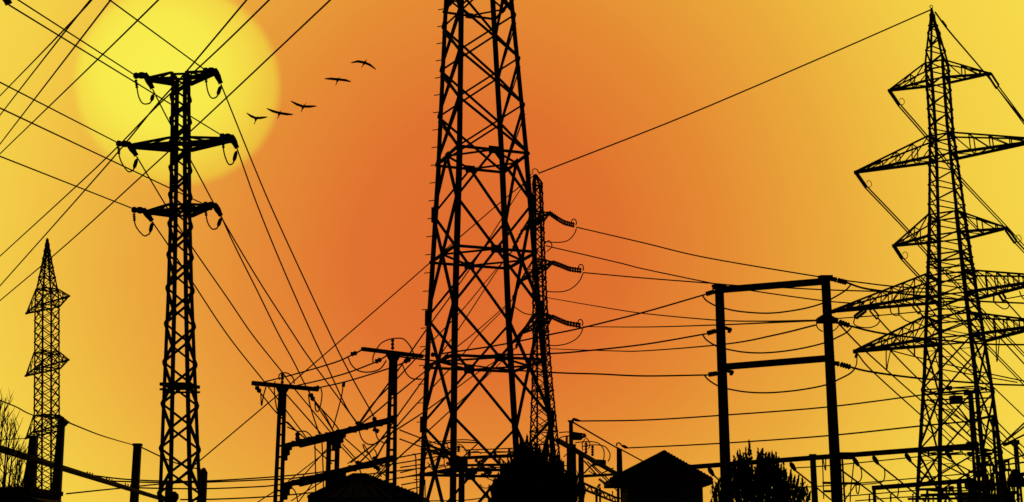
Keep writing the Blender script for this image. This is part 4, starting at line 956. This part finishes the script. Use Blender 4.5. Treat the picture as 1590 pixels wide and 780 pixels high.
for lb, a, b in (('first wire crossing under the upper sloping beam', (488, 695), (515, 720)), ('second wire crossing under the upper sloping beam', (530, 676), (575, 716)), ('third wire crossing under the upper sloping beam', (532, 690), (552, 712)), ('fourth wire crossing under the upper sloping beam', (530, 694), (556, 722)), ('fifth wire rising under the upper sloping beam', (448, 747), (510, 699)), ('sixth wire rising under the upper sloping beam', (470, 740), (530, 672)),
                 ('seventh wire rising under the upper sloping beam', (540, 720), (602, 675)), ('eighth wire rising left of the ladder post', (400, 780), (431, 760)), ('ninth wire rising under the lower sloping beam', (463, 780), (486, 750)), ('tenth wire rising under the lower sloping beam', (452, 778), (500, 748)), ('wire crossing between beams near the right T post', (565, 690), (592, 740)), ('wire falling to the roof from the lower beam', (582, 725), (600, 740)), ('wire slanting across the right bay', (570, 748), (604, 716)), ('wire slanting up by the right ladder post', (623, 707), (656, 679))):
    wire(lb, [a, b], 56, 54, 1.6, 0, 0, GQ2)

# ------------------------------------------------------------------ the sun, the sky, the light
def azel(px, py):
    d = ray(px, py).normalized(); return math.atan2(d.x, d.y), math.asin(d.z)
saz, sel = azel(278, 133)
SD = 3200.0; sun_c = at(278, 133, SD*math.cos(saz)*math.cos(sel)); Rs = 161*(sun_c-V((0, 0, EYE))).length/ (F*ray(278, 133).length)
mb = MB(); NS, NR = 64, 32
for j in range(NR+1):
    for i in range(NS):
        a = math.pi*j/NR; t = 2*math.pi*i/NS
        mb.v.append(sun_c+V((math.sin(a)*math.cos(t), math.sin(a)*math.sin(t), math.cos(a)))*Rs)
for j in range(NR):
    for i in range(NS): mb.f.append((j*NS+i, j*NS+(i+1) % NS, (j+1)*NS+(i+1) % NS, (j+1)*NS+i))
sm = bpy.data.materials.new('sun_glow'); sm.use_nodes = True; nt = sm.node_tree; nt.nodes.clear()
def N(nt, t, **kw):
    n = nt.nodes.new(t)
    for k, v in kw.items(): setattr(n, k, v)
    return n
def math_n(nt, op, a, b=None, clamp=False):
    n = nt.nodes.new('ShaderNodeMath'); n.operation = op; n.use_clamp = clamp
    for i, x in enumerate((a, b)):
        if x is None: continue
        if isinstance(x, (int, float)): n.inputs[i].default_value = x
        else: nt.links.new(x, n.inputs[i])
    return n.outputs[0]
def ramp(nt, fac, stops, interp='LINEAR'):
    r = nt.nodes.new('ShaderNodeValToRGB'); r.color_ramp.interpolation = interp
    el = r.color_ramp.elements
    while len(el) < len(stops): el.new(.5)
    for e, (p, c) in zip(el, stops): e.position = p; e.color = (*c, 1)
    nt.links.new(fac, r.inputs['Fac']); return r.outputs['Color']
tc = N(nt, 'ShaderNodeTexCoord'); sep = N(nt, 'ShaderNodeSeparateXYZ'); nt.links.new(tc.outputs['Object'], sep.inputs[0])
# the disc's own limb darkening, about the axis from the sun to the plain
ax = (sun_c-V((0, 0, EYE))).normalized(); exx = V((ax.y, -ax.x, 0)).normalized(); ezz = exx.cross(ax)
def dotn(v):
    n = N(nt, 'ShaderNodeVectorMath', operation='DOT_PRODUCT'); nt.links.new(tc.outputs['Object'], n.inputs[0]); n.inputs[1].default_value = tuple(v/Rs); return n.outputs['Value']
px_, pz_ = dotn(exx), dotn(ezz)
r2 = math_n(nt, 'SQRT', math_n(nt, 'ADD', math_n(nt, 'POWER', math_n(nt, 'ABSOLUTE', px_), 2), math_n(nt, 'POWER', math_n(nt, 'ABSOLUTE', pz_), 2)))
# bright core lies a little above the middle of the disc
qx = math_n(nt, 'ADD', px_, .18); qz = math_n(nt, 'SUBTRACT', pz_, .12)
rc = math_n(nt, 'SQRT', math_n(nt, 'ADD', math_n(nt, 'MULTIPLY', qx, qx), math_n(nt, 'MULTIPLY', qz, qz)))
colr = ramp(nt, math_n(nt, 'MULTIPLY', rc, .7), [(0, lin((249, 239, 80))), (.35, lin((248, 234, 76))), (.55, lin((244, 217, 70))), (.68, lin((240, 200, 64))), (.86, lin((234, 176, 57)))])
em = N(nt, 'ShaderNodeEmission'); nt.links.new(colr, em.inputs['Color'])
tr = N(nt, 'ShaderNodeBsdfTransparent'); mx = N(nt, 'ShaderNodeMixShader'); out = N(nt, 'ShaderNodeOutputMaterial')
mr = N(nt, 'ShaderNodeMapRange', interpolation_type='SMOOTHSTEP'); nt.links.new(r2, mr.inputs['Value'])
mr.inputs['From Min'].default_value = .85; mr.inputs['From Max'].default_value = 1.0; mr.inputs['To Min'].default_value = 1; mr.inputs['To Max'].default_value = 0
nt.links.new(mr.outputs[0], mx.inputs['Fac']); nt.links.new(tr.outputs[0], mx.inputs[1]); nt.links.new(em.outputs[0], mx.inputs[2]); nt.links.new(mx.outputs[0], out.inputs['Surface'])
so = mb.build('sun', sm, None, sun_c, smooth=True); tag(so, 'huge pale yellow sun disc low in the sky behind the slim pylon', 'sun')

w = bpy.data.worlds.new('World'); S.world = w; w.use_nodes = True; nt = w.node_tree; nt.nodes.clear()
tc = N(nt, 'ShaderNodeTexCoord'); sp = N(nt, 'ShaderNodeSeparateXYZ'); nt.links.new(tc.outputs['Generated'], sp.inputs[0])
az = math_n(nt, 'ARCTAN2', sp.outputs['X'], sp.outputs['Y']); el = math_n(nt, 'ARCSINE', sp.outputs['Z'])
a0, e0 = math.radians(AZ0), math.radians(EL0)
dx = math_n(nt, 'DIVIDE', math_n(nt, 'SUBTRACT', az, a0), math.radians(AA)); de = math_n(nt, 'SUBTRACT', el, e0); dz = math_n(nt, 'ADD', math_n(nt, 'DIVIDE', math_n(nt, 'MINIMUM', de, 0.0), math.radians(BL)), math_n(nt, 'DIVIDE', math_n(nt, 'MAXIMUM', de, 0.0), math.radians(BB)))
t = math_n(nt, 'SQRT', math_n(nt, 'ADD', math_n(nt, 'MULTIPLY', dx, dx), math_n(nt, 'MULTIPLY', dz, dz)))
sky = ramp(nt, math_n(nt, 'MULTIPLY', t, .25), [(p*.25, lin(c)) for p, c in SKY])
bg = N(nt, 'ShaderNodeBackground'); nt.links.new(sky, bg.inputs['Color']); bg.inputs['Strength'].default_value = 1.0
ns = N(nt, 'ShaderNodeTexSky', sky_type='NISHITA'); ns.sun_disc = False; ns.sun_elevation = sel; ns.sun_rotation = saz
bg2 = N(nt, 'ShaderNodeBackground'); nt.links.new(ns.outputs[0], bg2.inputs['Color']); bg2.inputs['Strength'].default_value = .0004
ad = N(nt, 'ShaderNodeAddShader'); out = N(nt, 'ShaderNodeOutputWorld')
nt.links.new(bg.outputs[0], ad.inputs[0]); nt.links.new(bg2.outputs[0], ad.inputs[1]); nt.links.new(ad.outputs[0], out.inputs['Surface'])
ld = bpy.data.lights.new('sun_lamp', 'SUN'); ld.energy = .6; ld.angle = math.radians(.5); ld.color = (1, .82, .5)
lo = bpy.data.objects.new('sun_lamp', ld); COL.objects.link(lo); lo.rotation_euler = (-ax).to_track_quat('-Z', 'Y').to_euler(); lo.location = (0, 0, 60)
vs = S.view_settings; vs.view_transform = 'Standard'; vs.look = 'None'; vs.exposure = 0; vs.gamma = 1; vs.use_curve_mapping = False
S.render.engine = 'CYCLES'; S.cycles.max_bounces = 3; S.cycles.diffuse_bounces = 1; S.cycles.transparent_max_bounces = 12; S.cycles.use_denoising = False
S.render.film_transparent = False

# fittings that belong to one post or arm become its sub-parts
for o in list(COL.objects):
    k = o.name.split('.')[0]
    if o.parent and k in ('post_cap', 'post_tip', 'bracket', 'gusset', 'haunch', 'clamp_collar', 'knob', 'line_clamp'):
        want = {'gusset': ('crossarm',), 'haunch': ('beam',), 'knob': ('knob_bracket',)}.get(k, ('post', 'post_shaft'))
        c = lambda m: sum((V(v.co) for v in m.data.vertices), V((0, 0, 0)))/len(m.data.vertices)
        def near(m): return min((v.co-c(o)).length for v in m.data.vertices) if k != 'bracket' else abs(c(m).x-c(o).x)
        sib = [m for m in o.parent.children if m.type == 'MESH' and m.name.split('.')[0] in want]
        if sib: o.parent = min(sib, key=near)
